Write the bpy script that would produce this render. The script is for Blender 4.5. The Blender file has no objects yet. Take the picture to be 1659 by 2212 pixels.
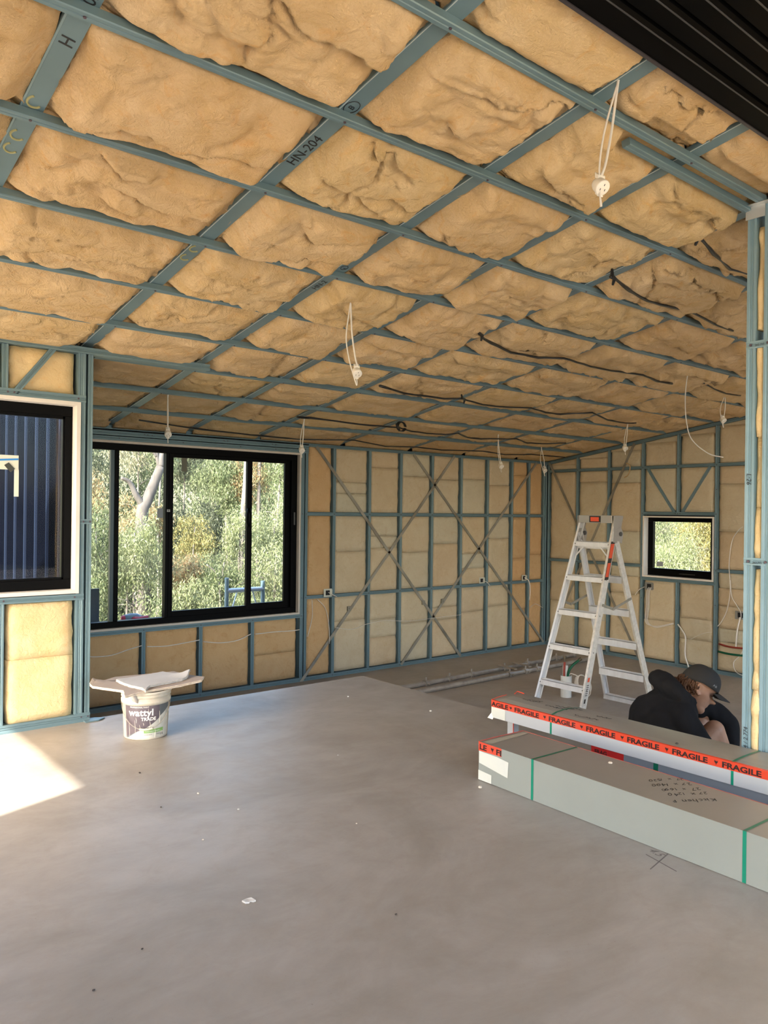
import bpy, bmesh, math, random
import numpy as np
from mathutils import Vector, Matrix, Euler, noise
random.seed(7); np.random.seed(7)
SC = bpy.context.scene
COL = SC.collection
PI = math.pi

# ------------------------------------------------------------------ camera
YAW, PITCH, ROLL = math.radians(39.588), math.radians(-0.041), math.radians(0.679)
cam_d = bpy.data.cameras.new('camera')
cam_d.sensor_fit = 'VERTICAL'; cam_d.sensor_height = 36.0; cam_d.lens = 27.635
cam_d.clip_start = 0.05; cam_d.clip_end = 300
cam = bpy.data.objects.new('camera', cam_d); COL.objects.link(cam)
fw = Vector((math.sin(YAW)*math.cos(PITCH), math.cos(YAW)*math.cos(PITCH), math.sin(PITCH)))
rt = Vector((math.cos(YAW), -math.sin(YAW), 0)); up = rt.cross(fw)
r2 = math.cos(ROLL)*rt + math.sin(ROLL)*up; u2 = -math.sin(ROLL)*rt + math.cos(ROLL)*up
M = Matrix((r2, u2, -fw)).transposed().to_4x4(); M.translation = Vector((0, 0, 1.31))
cam.matrix_world = M
SC.camera = cam

# ------------------------------------------------------------------ sky, sun, exposure
SC.view_settings.view_transform = 'Standard'; SC.view_settings.look = 'None'
SC.view_settings.gamma = 1.0; SC.view_settings.use_curve_mapping = False
SC.view_settings.exposure = 1.43
SUN_DIR = Vector((0.9436, 0.3308, -0.665)).normalized()      # the way the light travels
W = bpy.data.worlds.new('world'); SC.world = W; W.use_nodes = True
nt = W.node_tree; nt.nodes.clear()
out = nt.nodes.new('ShaderNodeOutputWorld'); bg = nt.nodes.new('ShaderNodeBackground')
sky = nt.nodes.new('ShaderNodeTexSky'); sky.sky_type = 'NISHITA'; sky.sun_disc = False
sky.sun_elevation = math.radians(33.6); sky.sun_rotation = math.atan2(-SUN_DIR.x, -SUN_DIR.y)
sky.air_density = 1.0; sky.dust_density = 3.0; sky.ozone_density = 1.0
bg.inputs['Strength'].default_value = 0.55
nt.links.new(sky.outputs[0], bg.inputs[0]); nt.links.new(bg.outputs[0], out.inputs[0])
sun_d = bpy.data.lights.new('sun', 'SUN'); sun_d.energy = 7.5; sun_d.angle = math.radians(0.6)
sun_d.color = (1.0, 0.93, 0.82)
sun = bpy.data.objects.new('sun', sun_d); COL.objects.link(sun)
sun.rotation_euler = SUN_DIR.to_track_quat('-Z', 'Y').to_euler()
sun.location = (-12, -5, 12)

# ------------------------------------------------------------------ helpers
def tag(o, label=None, cat=None, group=None, kind=None):
    if label: o['label'] = label
    if cat: o['category'] = cat
    if group: o['group'] = group
    if kind: o['kind'] = kind
    return o
def empty(name, loc=(0, 0, 0), label=None, cat=None, group=None, kind=None, rz=0):
    o = bpy.data.objects.new(name, None); COL.objects.link(o); o.location = loc
    o.rotation_euler = (0, 0, rz); o.empty_display_size = .1
    return tag(o, label, cat, group, kind)
def link_mesh(name, me, mat=None, parent=None, smooth=False):
    if mat is not None and not me.materials: me.materials.append(mat)
    if smooth:
        me.polygons.foreach_set('use_smooth', [True]*len(me.polygons))
    o = bpy.data.objects.new(name, me); COL.objects.link(o)
    if parent is not None:
        o.parent = parent
    return o
class MB:
    """collects vertices and faces for one mesh"""
    def __init__(s): s.v = []; s.f = []
    def add(s, vs, fs):
        n = len(s.v); s.v += [tuple(p) for p in vs]; s.f += [tuple(i+n for i in f) for f in fs]; return s
    def box(s, x0, x1, y0, y1, z0, z1):
        return s.add([(x0,y0,z0),(x1,y0,z0),(x1,y1,z0),(x0,y1,z0),(x0,y0,z1),(x1,y0,z1),(x1,y1,z1),(x0,y1,z1)],
                     [(0,3,2,1),(4,5,6,7),(0,1,5,4),(1,2,6,5),(2,3,7,6),(3,0,4,7)])
    def obox(s, c, ax, ay, az):
        c, ax, ay, az = map(Vector, (c, ax, ay, az))
        vs = [c + i*ax + j*ay + k*az for k in (-1, 1) for i, j in ((-1,-1),(1,-1),(1,1),(-1,1))]
        return s.add(vs, [(0,3,2,1),(4,5,6,7),(0,1,5,4),(1,2,6,5),(2,3,7,6),(3,0,4,7)])
    def ext(s, prof, a, b, U, V=None, close=True):
        """profile (u,v) pushed from a to b; U is the u axis"""
        a, b, U = Vector(a), Vector(b), Vector(U)
        d = (b-a).normalized(); U = (U - d*U.dot(d)).normalized()
        V = Vector(V) if V is not None else d.cross(U)
        V = (V - d*V.dot(d)); V = (V - U*V.dot(U)).normalized()
        n = len(prof)
        vs = [a+U*p[0]+V*p[1] for p in prof] + [b+U*p[0]+V*p[1] for p in prof]
        fs = [(i, (i+1) % n, (i+1) % n + n, i+n) for i in range(n if close else n-1)]
        if close: fs += [tuple(range(n))[::-1], tuple(range(n, 2*n))]
        return s.add(vs, fs)
    def bar(s, a, b, w, t, U):
        return s.ext([(-w/2,-t/2),(w/2,-t/2),(w/2,t/2),(-w/2,t/2)], a, b, U)
    def tube(s, pts, r, n=8, caps=True):
        pts = [Vector(p) for p in pts]; m = len(pts)
        rs = r if isinstance(r, (list, tuple)) else [r]*m
        vs = []; prev = None
        for i, p in enumerate(pts):
            d = (pts[min(i+1, m-1)] - pts[max(i-1, 0)]).normalized()
            if prev is None:
                q = Vector((0,0,1)) if abs(d.z) < .9 else Vector((1,0,0))
                U = d.cross(q).normalized()
            else:
                U = (prev - d*prev.dot(d)).normalized()
            prev = U; Vv = d.cross(U)
            for k in range(n):
                a = 2*PI*k/n; vs.append(p + (U*math.cos(a)+Vv*math.sin(a))*rs[i])
        fs = [(i*n+k, i*n+(k+1) % n, (i+1)*n+(k+1) % n, (i+1)*n+k) for i in range(m-1) for k in range(n)]
        if caps: fs += [tuple(range(n))[::-1], tuple(range((m-1)*n, m*n))]
        return s.add(vs, fs)
    def cyl(s, c, r, h, n=20, r2=None, axis=(0,0,1)):
        c = Vector(c); return s.tube([c, c+Vector(axis)*h], [r, r if r2 is None else r2], n)
    def lathe(s, c, prof, n=32):
        vs = [(c[0]+r*math.cos(2*PI*k/n), c[1]+r*math.sin(2*PI*k/n), c[2]+z) for r, z in prof for k in range(n)]
        fs = [(i*n+k, i*n+(k+1) % n, (i+1)*n+(k+1) % n, (i+1)*n+k) for i in range(len(prof)-1) for k in range(n)]
        return s.add(vs, fs)
    def mesh(s, name='m'):
        me = bpy.data.meshes.new(name); me.from_pydata(s.v, [], s.f); me.update(); return me
    def fixed(s, name='m'):
        me = s.mesh(name); bm = bmesh.new(); bm.from_mesh(me)
        bmesh.ops.recalc_face_normals(bm, faces=bm.faces); bm.to_mesh(me); bm.free(); return me
    def build(s, name, mat, parent=None, smooth=False, bevel=0, auto=False):
        me = s.fixed(name)
        o = link_mesh(name, me, mat, parent, smooth)
        if bevel:
            md = o.modifiers.new('edge', 'BEVEL'); md.width = bevel; md.segments = 2; md.limit_method = 'ANGLE'
            md.angle_limit = math.radians(40)
        return o
def catmull(pts, k=6):
    P = [Vector(p) for p in pts]; P = [2*P[0]-P[1]] + P + [2*P[-1]-P[-2]]; o = []
    for i in range(1, len(P)-2):
        for j in range(k):
            t = j/k; a, b, c, d = P[i-1:i+3]
            o.append(.5*((2*b)+(c-a)*t+(2*a-5*b+4*c-d)*t*t+(3*b-a-3*c+d)*t**3))
    o.append(P[-2]); return o
def text_mesh(txt, size, ext=0.0002, bold=0, shear=0, align='LEFT', spacing=1.0):
    cu = bpy.data.curves.new('t', 'FONT'); cu.body = txt; cu.size = size; cu.extrude = ext; cu.offset = bold
    cu.shear = shear; cu.align_x = align; cu.resolution_u = 3; cu.space_character = spacing
    o = bpy.data.objects.new('t', cu); COL.objects.link(o)
    dg = bpy.context.evaluated_depsgraph_get()
    me = bpy.data.meshes.new_from_object(o.evaluated_get(dg)); bpy.data.objects.remove(o); bpy.data.curves.remove(cu)
    me.materials.clear()
    return me
def put_text(name, txt, size, org, xdir, ydir, mat, parent, sx=1, **kw):
    me = text_mesh(txt, size, **kw); me.transform(Matrix.Diagonal((sx,1,1,1))); X = Vector(xdir).normalized(); Y = Vector(ydir); Y = (Y-X*Y.dot(X)).normalized()
    m = Matrix((X, Y, X.cross(Y))).transposed().to_4x4(); m.translation = Vector(org)
    me.transform(m); return link_mesh(name, me, mat, parent)

# ------------------------------------------------------------------ materials
def srgb(r, g, b):
    f = lambda c: (c/255/12.92) if c/255 <= .04045 else ((c/255+.055)/1.055)**2.4
    return (f(r), f(g), f(b), 1)
def mat(name, col, rough=.6, metal=0, var=None, scale=8, bump=0, bscale=60, island=False, objvar=None, spec=.5, stretch=None, trans=0):
    m = bpy.data.materials.new(name); m.use_nodes = True; n = m.node_tree; N = n.nodes; L = n.links
    b = N['Principled BSDF']; b.inputs['Roughness'].default_value = rough; b.inputs['Metallic'].default_value = metal
    b.inputs['Specular IOR Level'].default_value = spec
    b.inputs['Base Color'].default_value = col
    tc = N.new('ShaderNodeTexCoord')
    src = tc.outputs['Object']
    if stretch:
        mp = N.new('ShaderNodeMapping'); mp.inputs['Scale'].default_value = stretch; L.new(src, mp.inputs[0]); src = mp.outputs[0]
    cur = None
    if var is not None:
        no = N.new('ShaderNodeTexNoise'); no.inputs['Scale'].default_value = scale; no.inputs['Detail'].default_value = 6
        no.inputs['Roughness'].default_value = .6; L.new(src, no.inputs['Vector'])
        cr = N.new('ShaderNodeValToRGB'); cr.color_ramp.elements[0].position = .32; cr.color_ramp.elements[1].position = .68
        cr.color_ramp.elements[0].color = col; cr.color_ramp.elements[1].color = var
        L.new(no.outputs[0], cr.inputs[0]); cur = cr.outputs[0]
    if objvar is not None:
        oi = N.new('ShaderNodeObjectInfo'); mx = N.new('ShaderNodeMix'); mx.data_type = 'RGBA'
        cr2 = N.new('ShaderNodeValToRGB'); e = cr2.color_ramp.elements
        e[0].color = objvar[0]; e[1].color = objvar[-1]
        for i, c in enumerate(objvar[1:-1]): k = e.new((i+1)/(len(objvar)-1)); k.color = c
        L.new(oi.outputs['Random'], cr2.inputs[0])
        mx.blend_type = 'MULTIPLY'; mx.inputs[0].default_value = 1
        if cur is None:
            rgb = N.new('ShaderNodeRGB'); rgb.outputs[0].default_value = col; cur = rgb.outputs[0]
        L.new(cur, mx.inputs[6]); L.new(cr2.outputs[0], mx.inputs[7]); cur = mx.outputs[2]
    if cur is not None: L.new(cur, b.inputs['Base Color'])
    if bump:
        no2 = N.new('ShaderNodeTexNoise'); no2.inputs['Scale'].default_value = bscale; no2.inputs['Detail'].default_value = 5
        L.new(src, no2.inputs['Vector'])
        bp = N.new('ShaderNodeBump'); bp.inputs['Strength'].default_value = 1; bp.inputs['Distance'].default_value = bump
        L.new(no2.outputs[0], bp.inputs['Height']); L.new(bp.outputs[0], b.inputs['Normal'])
    return m
STEEL = mat('teal_coated_steel', (.135,.215,.25,1), .42, .2, var=(.16,.25,.285,1), scale=2.5)
STEELD = mat('teal_coated_steel_dull', (.17,.28,.31,1), .5, .2, var=(.2,.33,.36,1), scale=5)
GALV = mat('galvanised_strap', (.36,.345,.29,1), .45, .2, var=(.17,.155,.125,1), scale=3)
ALU = mat('brushed_aluminium', (.76,.78,.80,1), .34, .12, var=(.66,.67,.68,1), scale=20, stretch=(1,1,.2), bump=.0002, bscale=120)
ALUD = mat('warm_aluminium', (.74,.71,.65,1), .42, .12, var=(.56,.54,.49,1), scale=30, bump=.0002, bscale=120)  # slightly warmer, duller aluminium for the legs on one side
BLACKF = mat('black_window_frame', (.0022,.0022,.0026,1), .4, 0, spec=.07)
REVEAL = mat('primed_timber_reveal', (.62,.57,.50,1), .7, 0, var=(.56,.51,.44,1), scale=6)
REVEALW = mat('white_reveal', (.80,.76,.70,1), .6, 0, var=(.74,.70,.64,1), scale=6)
HOLE = mat('dark_hole', (.01,.01,.012,1), .8)
SCREW = mat('bolt_head', (.10,.07,.09,1), .5, .3)
WHITEPL = mat('white_plastic', (.80,.76,.68,1), .4)
CABLE = mat('white_cable_sheath', (.72,.68,.62,1), .45)
BLKTAPE = mat('black_film_strap', (.012,.012,.012,1), .28, spec=.6)
MARKER = mat('marker_ink', (.015,.015,.018,1), .6)

def insulation(name, c1, c2, c3, tint, bump=.012):
    m = bpy.data.materials.new(name); m.use_nodes = True; n = m.node_tree; N = n.nodes; L = n.links
    b = N['Principled BSDF']; b.inputs['Roughness'].default_value = .95; b.inputs['Specular IOR Level'].default_value = .08
    tc = N.new('ShaderNodeTexCoord'); ge = N.new('ShaderNodeNewGeometry')
    P = ge.outputs['Position']
    def nz(scale, det=6, dist=0, rough=.6, vec=None):
        k = N.new('ShaderNodeTexNoise'); k.inputs['Scale'].default_value = scale; k.inputs['Detail'].default_value = det
        k.inputs['Distortion'].default_value = dist; k.inputs['Roughness'].default_value = rough
        L.new(vec if vec is not None else P, k.inputs['Vector']); return k
    a = nz(4.5, 7, 1.0, .68); c = nz(11, 7, 1.2, .65)
    r1 = N.new('ShaderNodeValToRGB'); e = r1.color_ramp.elements
    e[0].position = .3; e[1].position = .72; e[0].color = c1; e[1].color = c2
    L.new(a.outputs[0], r1.inputs[0])
    r2_ = N.new('ShaderNodeValToRGB'); e = r2_.color_ramp.elements
    e[0].position = .56; e[1].position = .78; e[0].color = (0,0,0,1); e[1].color = (1,1,1,1)
    L.new(c.outputs[0], r2_.inputs[0])
    mx = N.new('ShaderNodeMix'); mx.data_type = 'RGBA'; L.new(r2_.outputs[0], mx.inputs[0]); L.new(r1.outputs[0], mx.inputs[6]); mx.inputs[7].default_value = c3
    oi = N.new('ShaderNodeObjectInfo'); cr = N.new('ShaderNodeValToRGB'); e = cr.color_ramp.elements
    e[0].color = tint[0]; e[1].color = tint[-1]
    for i, t in enumerate(tint[1:-1]): k = e.new((i+1)/(len(tint)-1)); k.color = t
    L.new(oi.outputs['Random'], cr.inputs[0])
    m2 = N.new('ShaderNodeMix'); m2.data_type = 'RGBA'; m2.blend_type = 'MULTIPLY'; m2.inputs[0].default_value = 1
    L.new(mx.outputs[2], m2.inputs[6]); L.new(cr.outputs[0], m2.inputs[7]); L.new(m2.outputs[2], b.inputs['Base Color'])
    f1 = nz(13 if bump > .01 else 30, 8, .8, .60); f2 = nz(110, 5, .8, .7)
    ad = N.new('ShaderNodeMath'); ad.operation = 'MULTIPLY_ADD'; ad.inputs[1].default_value = .22
    L.new(f2.outputs[0], ad.inputs[0]); L.new(f1.outputs[0], ad.inputs[2])
    bp = N.new('ShaderNodeBump'); bp.inputs['Distance'].default_value = bump; bp.inputs['Strength'].default_value = 1
    L.new(ad.outputs[0], bp.inputs['Height']); L.new(bp.outputs[0], b.inputs['Normal'])
    return m
BATT = insulation('glasswool_golden', (.70,.47,.225,1), (.84,.63,.385,1), (.76,.43,.17,1),
                  [(1,.97,.95,1),(.93,.93,.92,1),(1,1,1,1),(.96,.98,.92,1)], .030)
BATTW = insulation('glasswool_faced', (.56,.475,.34,1), (.63,.565,.43,1), (.54,.42,.27,1),
                   [(1,.9,.8,1),(.97,.99,.98,1),(1,.94,.86,1),(.92,.98,1,1),(1,.92,.82,1)], .006)
BATTO = insulation('glasswool_orange', (.58,.38,.19,1), (.64,.44,.24,1), (.52,.31,.13,1),
                   [(1,.95,.9,1),(.93,.93,.93,1),(1,1,1,1)], .007)
BATTL = insulation('glasswool_yellow', (.76,.55,.28,1), (.82,.66,.40,1), (.78,.50,.22,1),
                   [(1,1,1,1),(.97,.98,.96,1)], .006)

def concrete(name, c1, c2, c3):
    m = bpy.data.materials.new(name); m.use_nodes = True; n = m.node_tree; N = n.nodes; L = n.links
    b = N['Principled BSDF']; b.inputs['Specular IOR Level'].default_value = .5
    ge = N.new('ShaderNodeNewGeometry'); P = ge.outputs['Position']
    def nz(s, d=6, dist=0, r=.6):
        k = N.new('ShaderNodeTexNoise'); k.inputs['Scale'].default_value = s; k.inputs['Detail'].default_value = d
        k.inputs['Distortion'].default_value = dist; k.inputs['Roughness'].default_value = r; L.new(P, k.inputs['Vector']); return k
    a = nz(1.1, 8, 1.5, .65); c = nz(6, 8, .5, .7); s = nz(90, 3)
    r = N.new('ShaderNodeValToRGB'); e = r.color_ramp.elements; e[0].position = .33; e[1].position = .66; e[0].color = c1; e[1].color = c2
    L.new(a.outputs[0], r.inputs[0])
    rr = N.new('ShaderNodeValToRGB'); e = rr.color_ramp.elements; e[0].position = .5; e[1].position = .75; e[0].color = (0,0,0,1); e[1].color = (.6,.6,.6,1)
    L.new(c.outputs[0], rr.inputs[0])
    mx = N.new('ShaderNodeMix'); mx.data_type = 'RGBA'; L.new(rr.outputs[0], mx.inputs[0]); L.new(r.outputs[0], mx.inputs[6]); mx.inputs[7].default_value = c3
    mp = N.new('ShaderNodeMapping'); mp.inputs['Rotation'].default_value = (0,0,.6); mp.inputs['Scale'].default_value = (1.0, 2.3, 1); L.new(P, mp.inputs[0])
    stn = N.new('ShaderNodeTexNoise'); stn.inputs['Scale'].default_value = 2.2; stn.inputs['Detail'].default_value = 9; stn.inputs['Roughness'].default_value = .72; stn.inputs['Distortion'].default_value = .6; L.new(mp.outputs[0], stn.inputs['Vector'])
    stc = N.new('ShaderNodeValToRGB'); e = stc.color_ramp.elements; e[0].position = .36; e[1].position = .60; e[0].color = (.84,.82,.80,1); e[1].color = (1.03,1.03,1.04,1)
    L.new(stn.outputs[0], stc.inputs[0]); m3 = N.new('ShaderNodeMix'); m3.data_type = 'RGBA'; m3.blend_type = 'MULTIPLY'; m3.inputs[0].default_value = .55
    L.new(mx.outputs[2], m3.inputs[6]); L.new(stc.outputs[0], m3.inputs[7]); mx = m3
    # speckle
    sp = N.new('ShaderNodeValToRGB'); e = sp.color_ramp.elements; e[0].position = .69; e[1].position = .74; e[0].color = (1,1,1,1); e[1].color = (.72,.68,.62,1)
    L.new(s.outputs[0], sp.inputs[0])
    m2 = N.new('ShaderNodeMix'); m2.data_type = 'RGBA'; m2.blend_type = 'MULTIPLY'; m2.inputs[0].default_value = .8
    L.new(mx.outputs[2], m2.inputs[6]); L.new(sp.outputs[0], m2.inputs[7]); L.new(m2.outputs[2], b.inputs['Base Color'])
    ro = N.new('ShaderNodeMapRange'); ro.inputs['To Min'].default_value = .34; ro.inputs['To Max'].default_value = .58
    L.new(c.outputs[0], ro.inputs['Value']); L.new(ro.outputs[0], b.inputs['Roughness'])
    bp = N.new('ShaderNodeBump'); bp.inputs['Distance'].default_value = .0015; bp.inputs['Strength'].default_value = .6
    L.new(c.outputs[0], bp.inputs['Height']); L.new(bp.outputs[0], b.inputs['Normal'])
    return m
FLOOR = concrete('trowelled_concrete', (.292,.263,.228,1), (.384,.353,.314,1), (.308,.268,.222,1))
FLOOR2 = concrete('trowelled_concrete_lower', (.33,.285,.235,1), (.38,.335,.285,1), (.33,.28,.225,1))
EXTW = mat('dark_exterior_steel', (.03,.04,.06,1), .35, .3)
SOFF = mat('black_ribbed_steel', (.0015,.0015,.0018,1), .45, 0, spec=.06)
SOFE = mat('black_rib_glint', (.05,.05,.052,1), .3, 0, spec=.5)  # grey crest strips: glints along the soffit ribs painted as lighter colour
STEELB = mat('pale_blue_lit_steel', (.19,.31,.365,1), .42, .15, var=(.23,.35,.405,1), scale=5)  # same teal steel made paler: daylight on the near wall put into colour

# ------------------------------------------------------------------ room levels and planes
LF = -0.46                        # lower floor
YW, XR, YL, XP = 6.80, 8.478, 4.878, 3.87      # window wall, end wall, near left wall, post line
def zc(y): return 2.005 + .148*(6.8 - y)       # underside of the ceiling battens

# ------------------------------------------------------------------ floors
fl = MB().box(-2.1, XP, -2.2, 4.92, -.9, 0).build('floor', FLOOR)
tag(fl, 'pale trowelled concrete slab filling the near room', 'floor', kind='structure')
fl2 = MB().box(1.6, 8.7, -2.2, 7.0, -.95, LF).build('floor', FLOOR2)
tag(fl2, 'lower brownish concrete floor beyond the slab edge', 'floor', kind='structure')
# pencilled cross on the slab
pm = MB()
for a, b in (((2.62,1.60),(2.79,1.63)), ((2.72,1.68),(2.68,1.53))):
    pm.bar((a[0],a[1],.0006), (b[0],b[1],.0006), .004, .0008, (1,.2,0))
pm.build('pencil_mark', mat('pencil', (.16,.14,.13,1), .8), fl)
put_text('pencil_mark', '4.5', .05, (2.76,1.70,.0006), (-.3,-1,0), (1,-.3,0), bpy.data.materials['pencil'], fl, shear=.3)

# ------------------------------------------------------------------ framing helpers
STUDP = [(-.019,0),(-.009,0),(-.006,.003),(-.002,.003),(0,0),(.002,.003),(.006,.003),(.009,0),(.019,0),(.019,.07),(-.019,.07)]
def stud(parent, plane, c, z0, z1, w=.038, m=None, name='stud', depth=.07):
    """plane ('Y', y) or ('X', x): the face towards the room; c the other coordinate"""
    s = w/.038
    prof = [(u*s, v*depth/.07) for u, v in STUDP]
    mb = MB()
    if plane[0] == 'Y': mb.ext(prof, (c, plane[1], z0), (c, plane[1], z1), (1,0,0), (0,1,0))
    else: mb.ext(prof, (plane[1], c, z0), (plane[1], c, z1), (0,1,0), (1,0,0))
    return mb.build(name, m or STEEL, parent)
def rail(parent, plane, a, b, z, w=.038, m=None, name='nogging', depth=.07, proud=.0015, z2=None):
    s = w/.038; prof = [(u*s, v*depth/.07) for u, v in STUDP]; mb = MB(); z2 = z if z2 is None else z2
    if plane[0] == 'Y': mb.ext(prof, (a, plane[1]-proud, z), (b, plane[1]-proud, z2), (0,0,1), (0,1,0))
    else: mb.ext(prof, (plane[1]-proud, a, z), (plane[1]-proud, b, z2), (0,0,1), (1,0,0))
    return mb.build(name, m or STEEL, parent)
def screws(parent, plane, pts, r=.005):
    mb = MB()
    for c, z in pts:
        if plane[0] == 'Y': mb.cyl((c, plane[1]-.004, z), r, .006, 8, axis=(0,1,0))
        else: mb.cyl((plane[1]-.004, c, z), r, .006, 8, axis=(1,0,0))
    o = mb.build('screw_heads', SCREW, parent); o['kind'] = 'stuff'; return o
def smooth01(x): x = max(0, min(1, x)); return x*x*(3-2*x)
def batt_panel(parent, plane, a0, a1, z0, z1, mt, rec=.006, rough=.006, seed=0, slope=None, crease=0):
    """one rectangular piece of glasswool standing between studs; ragged rounded edges"""
    w = a1-a0; h = z1-z0
    nx = max(8, int(w/.035)); nz_ = max(5, int(h/.045)); vs = []
    for j in range(nz_+1):
        for i in range(nx+1):
            u = i/nx; v = j/nz_; x = a0+w*u; zt = z1 if slope is None else z1+slope*u
            z = z0+(zt-z0)*v
            e = min(u, 1-u)*w; e2 = min(v, 1-v)*h
            d = rec + .012*(1-smooth01(e/.018)) + .0035*(1-smooth01(e2/.008))
            p = Vector((x*5+seed*3.1, z*5, seed*1.7))
            d -= rough*(noise.noise(p)*1.1 + .6*noise.noise(p*3.3))
            if i in (0, nx): x += (-1 if i else 1)*(.004+.016*abs(noise.noise(Vector((z*7, seed, 3+i))))+.006*noise.noise(Vector((z*30, seed, 3+i))))
            if crease:
                q = abs((u-crease) + .05*noise.noise(Vector((z*4, seed, 9))))*w
                d += .012*math.exp(-(q/.008)**2)
            vs.append((x, plane[1]+d, z) if plane[0] == 'Y' else (plane[1]+d, x, z))
    fs = [(j*(nx+1)+i, j*(nx+1)+i+1, (j+1)*(nx+1)+i+1, (j+1)*(nx+1)+i) for j in range(nz_) for i in range(nx)]
    # skirt so the piece has thickness
    rim = [i for i in range(nx+1)] + [j*(nx+1)+nx for j in range(1, nz_+1)] + [nz_*(nx+1)+i for i in range(nx-1, -1, -1)] + [j*(nx+1) for j in range(nz_-1, 0, -1)]
    base = len(vs)
    for k in rim:
        x, y, z = vs[k]; vs.append((x, y+.06, z) if plane[0] == 'Y' else (x+.06, y, z))
    for k in range(len(rim)):
        k2 = (k+1) % len(rim); fs.append((rim[k], rim[k2], base+k2, base+k))
    mb = MB(); mb.v = vs; mb.f = fs
    return mb.build('insulation_batt', mt, parent, smooth=True)
_seed = [1]
def bay(parent, plane, a0, a1, z0, z1, mt, cuts=(), slope=None, crease=0, rec=.006, rough=.006):
    if plane[0] == 'Y': a1 -= .008
    else: a0 += .006
    lv = [z0] + sorted(cuts) + [z1]
    for k in range(len(lv)-1):
        _seed[0] += 1
        last = k == len(lv)-2
        batt_panel(parent, plane, a0, a1, lv[k]+.001, lv[k+1]-.001, mt, seed=_seed[0], slope=slope if last else None,
                   rec=rec+random.uniform(-.002,.004), crease=crease, rough=rough)
def strap_brace(parent, plane, a, b, w=.038):
    """flat perforated strap between (c,z) points, with tabs pressed along its length"""
    mb = MB(); off = -.006
    P = (lambda c, z, o=0: Vector((c, plane[1]+off+o, z))) if plane[0] == 'Y' else (lambda c, z, o=0: Vector((plane[1]+off+o, c, z)))
    A, B = P(*a), P(*b); d = (B-A).normalized(); nrm = Vector((0,1,0)) if plane[0] == 'Y' else Vector((1,0,0)); U = d.cross(nrm)
    mb.ext([(-w*.42,.0),(w*.42,.0),(w*.42,.0012),(-w*.42,.0012)], A, B, U)
    for s in (-1, 1): mb.ext([(-w*.05,-.0016),(w*.05,-.0016),(w*.05,.0002),(-w*.05,.0002)], A+U*s*w*.40, B+U*s*w*.40, U)
    L = (B-A).length; n = int(L/.032)
    for i in range(n):
        c = A+d*(i+.5)*L/n; l = .005 if i % 3 else .012
        mb.ext([(-w*.2,-.0022),(w*.2,-.0022),(w*.2,.0),(-w*.2,.0)], c-d*l*.9, c+d*l*.4, U)
    return mb.build('strap_brace', GALV, parent)

# ------------------------------------------------------------------ far wall with the wide window
PY = ('Y', YW)
wb = empty('wall_back', (3.5, YW, LF), 'long steel-framed wall with insulation batts, crossed straps and the wide window', 'wall', kind='structure')
wb.location = (0, 0, 0)
TOPZ, NG1, NG2, SILLZ = 1.991, 1.275, .405, .22
S = [4.935, 5.418, 5.875, 6.365, 6.85, 7.32, 7.78, 8.12]
for c in S: stud(wb, PY, c, LF+.03, TOPZ-.01, w=.036)
for c, w in ((4.530,.036), (4.580,.030), (8.425,.03), (8.468,.03)): stud(wb, PY, c, LF+.03, TOPZ-.01, w=w)
rail(wb, PY, 4.60, 8.478, TOPZ, .032, name='top_plate', proud=.004)
rail(wb, PY, 1.80, 8.478, LF+.02, .04, name='bottom_plate', proud=.003)
cs = [4.585]+S+[8.43]
for i in range(len(cs)-1):
    for z in (NG1, NG2): rail(wb, PY, cs[i], cs[i+1], z, .034)
# framing under and over the window
rail(wb, PY, 1.75, 4.55, SILLZ, .036, name='sill_plate')
for c in (2.29, 2.842, 3.400, 3.956): stud(wb, PY, c, LF+.03, SILLZ, w=.036)
for z, w, m in ((1.922,.036,STEEL), (1.967,.038,STEEL), (2.018,.034,STEEL)): rail(wb, PY, 1.75, 4.60, z, w, name='lintel_rail', m=m)
screws(wb, PY, [(2.6,1.925),(3.2,1.925),(3.8,1.925),(4.2,1.925),(2.83,1.975),(2.86,1.972),(2.90,1.97),(3.62,1.972),(3.66,1.972),(4.16,1.972),(4.2,1.97)]
       + [(c, z) for c in S+[4.53,4.58] for z in (NG1, NG2, LF+.02)] + [(c, SILLZ) for c in (2.842,3.4,3.956,4.53)] + [(2.842,LF+.02),(3.4,LF+.02)], .0045)
cut_n = {0:((),(),()), 1:((1.62,1.5),(.87,),(.12,)), 2:((1.80,),(1.03,.9),(.10,-.1)), 3:((1.72,),(.84,),(.02,)), 4:((1.70,),(.93,),(.02,.17)),
         5:((1.72,),(.62,.8),(.08,)), 6:((1.66,),(.98,),(.12,)), 7:((1.80,),(.72,),(.05,)), 8:((),(.76,),())}
for i in range(len(cs)-1):
    mt = BATTO if i in (0, 7, 8) else BATTW
    a0, a1 = cs[i]+.022, cs[i+1]-.022
    cr = .27 if i == 0 else 0
    for k, (z0, z1) in enumerate(((NG1+.02, TOPZ-.01), (NG2+.02, NG1-.02), (LF+.05, NG2-.02))):
        c = cut_n[i][k]
        bay(wb, PY, a0, a1, z0, z1, mt, c, crease=cr if k < 2 else (.8 if i == 0 else 0))
us = [1.76, 2.29, 2.842, 3.400, 3.956, 4.512]
for i in range(5):
    bay(wb, PY, us[i]+.022, us[i+1]-.022, LF+.05, SILLZ-.02, BATTO, (-.14,) if i == 4 else ())
for a, b in (((4.693,1.979),(6.861,-.447)), ((4.529,-.464),(6.72,1.992)), ((6.055,1.975),(8.44,-.426)), ((5.90,-.44),(8.256,1.985))):
    strap_brace(wb, PY, a, b)
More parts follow.
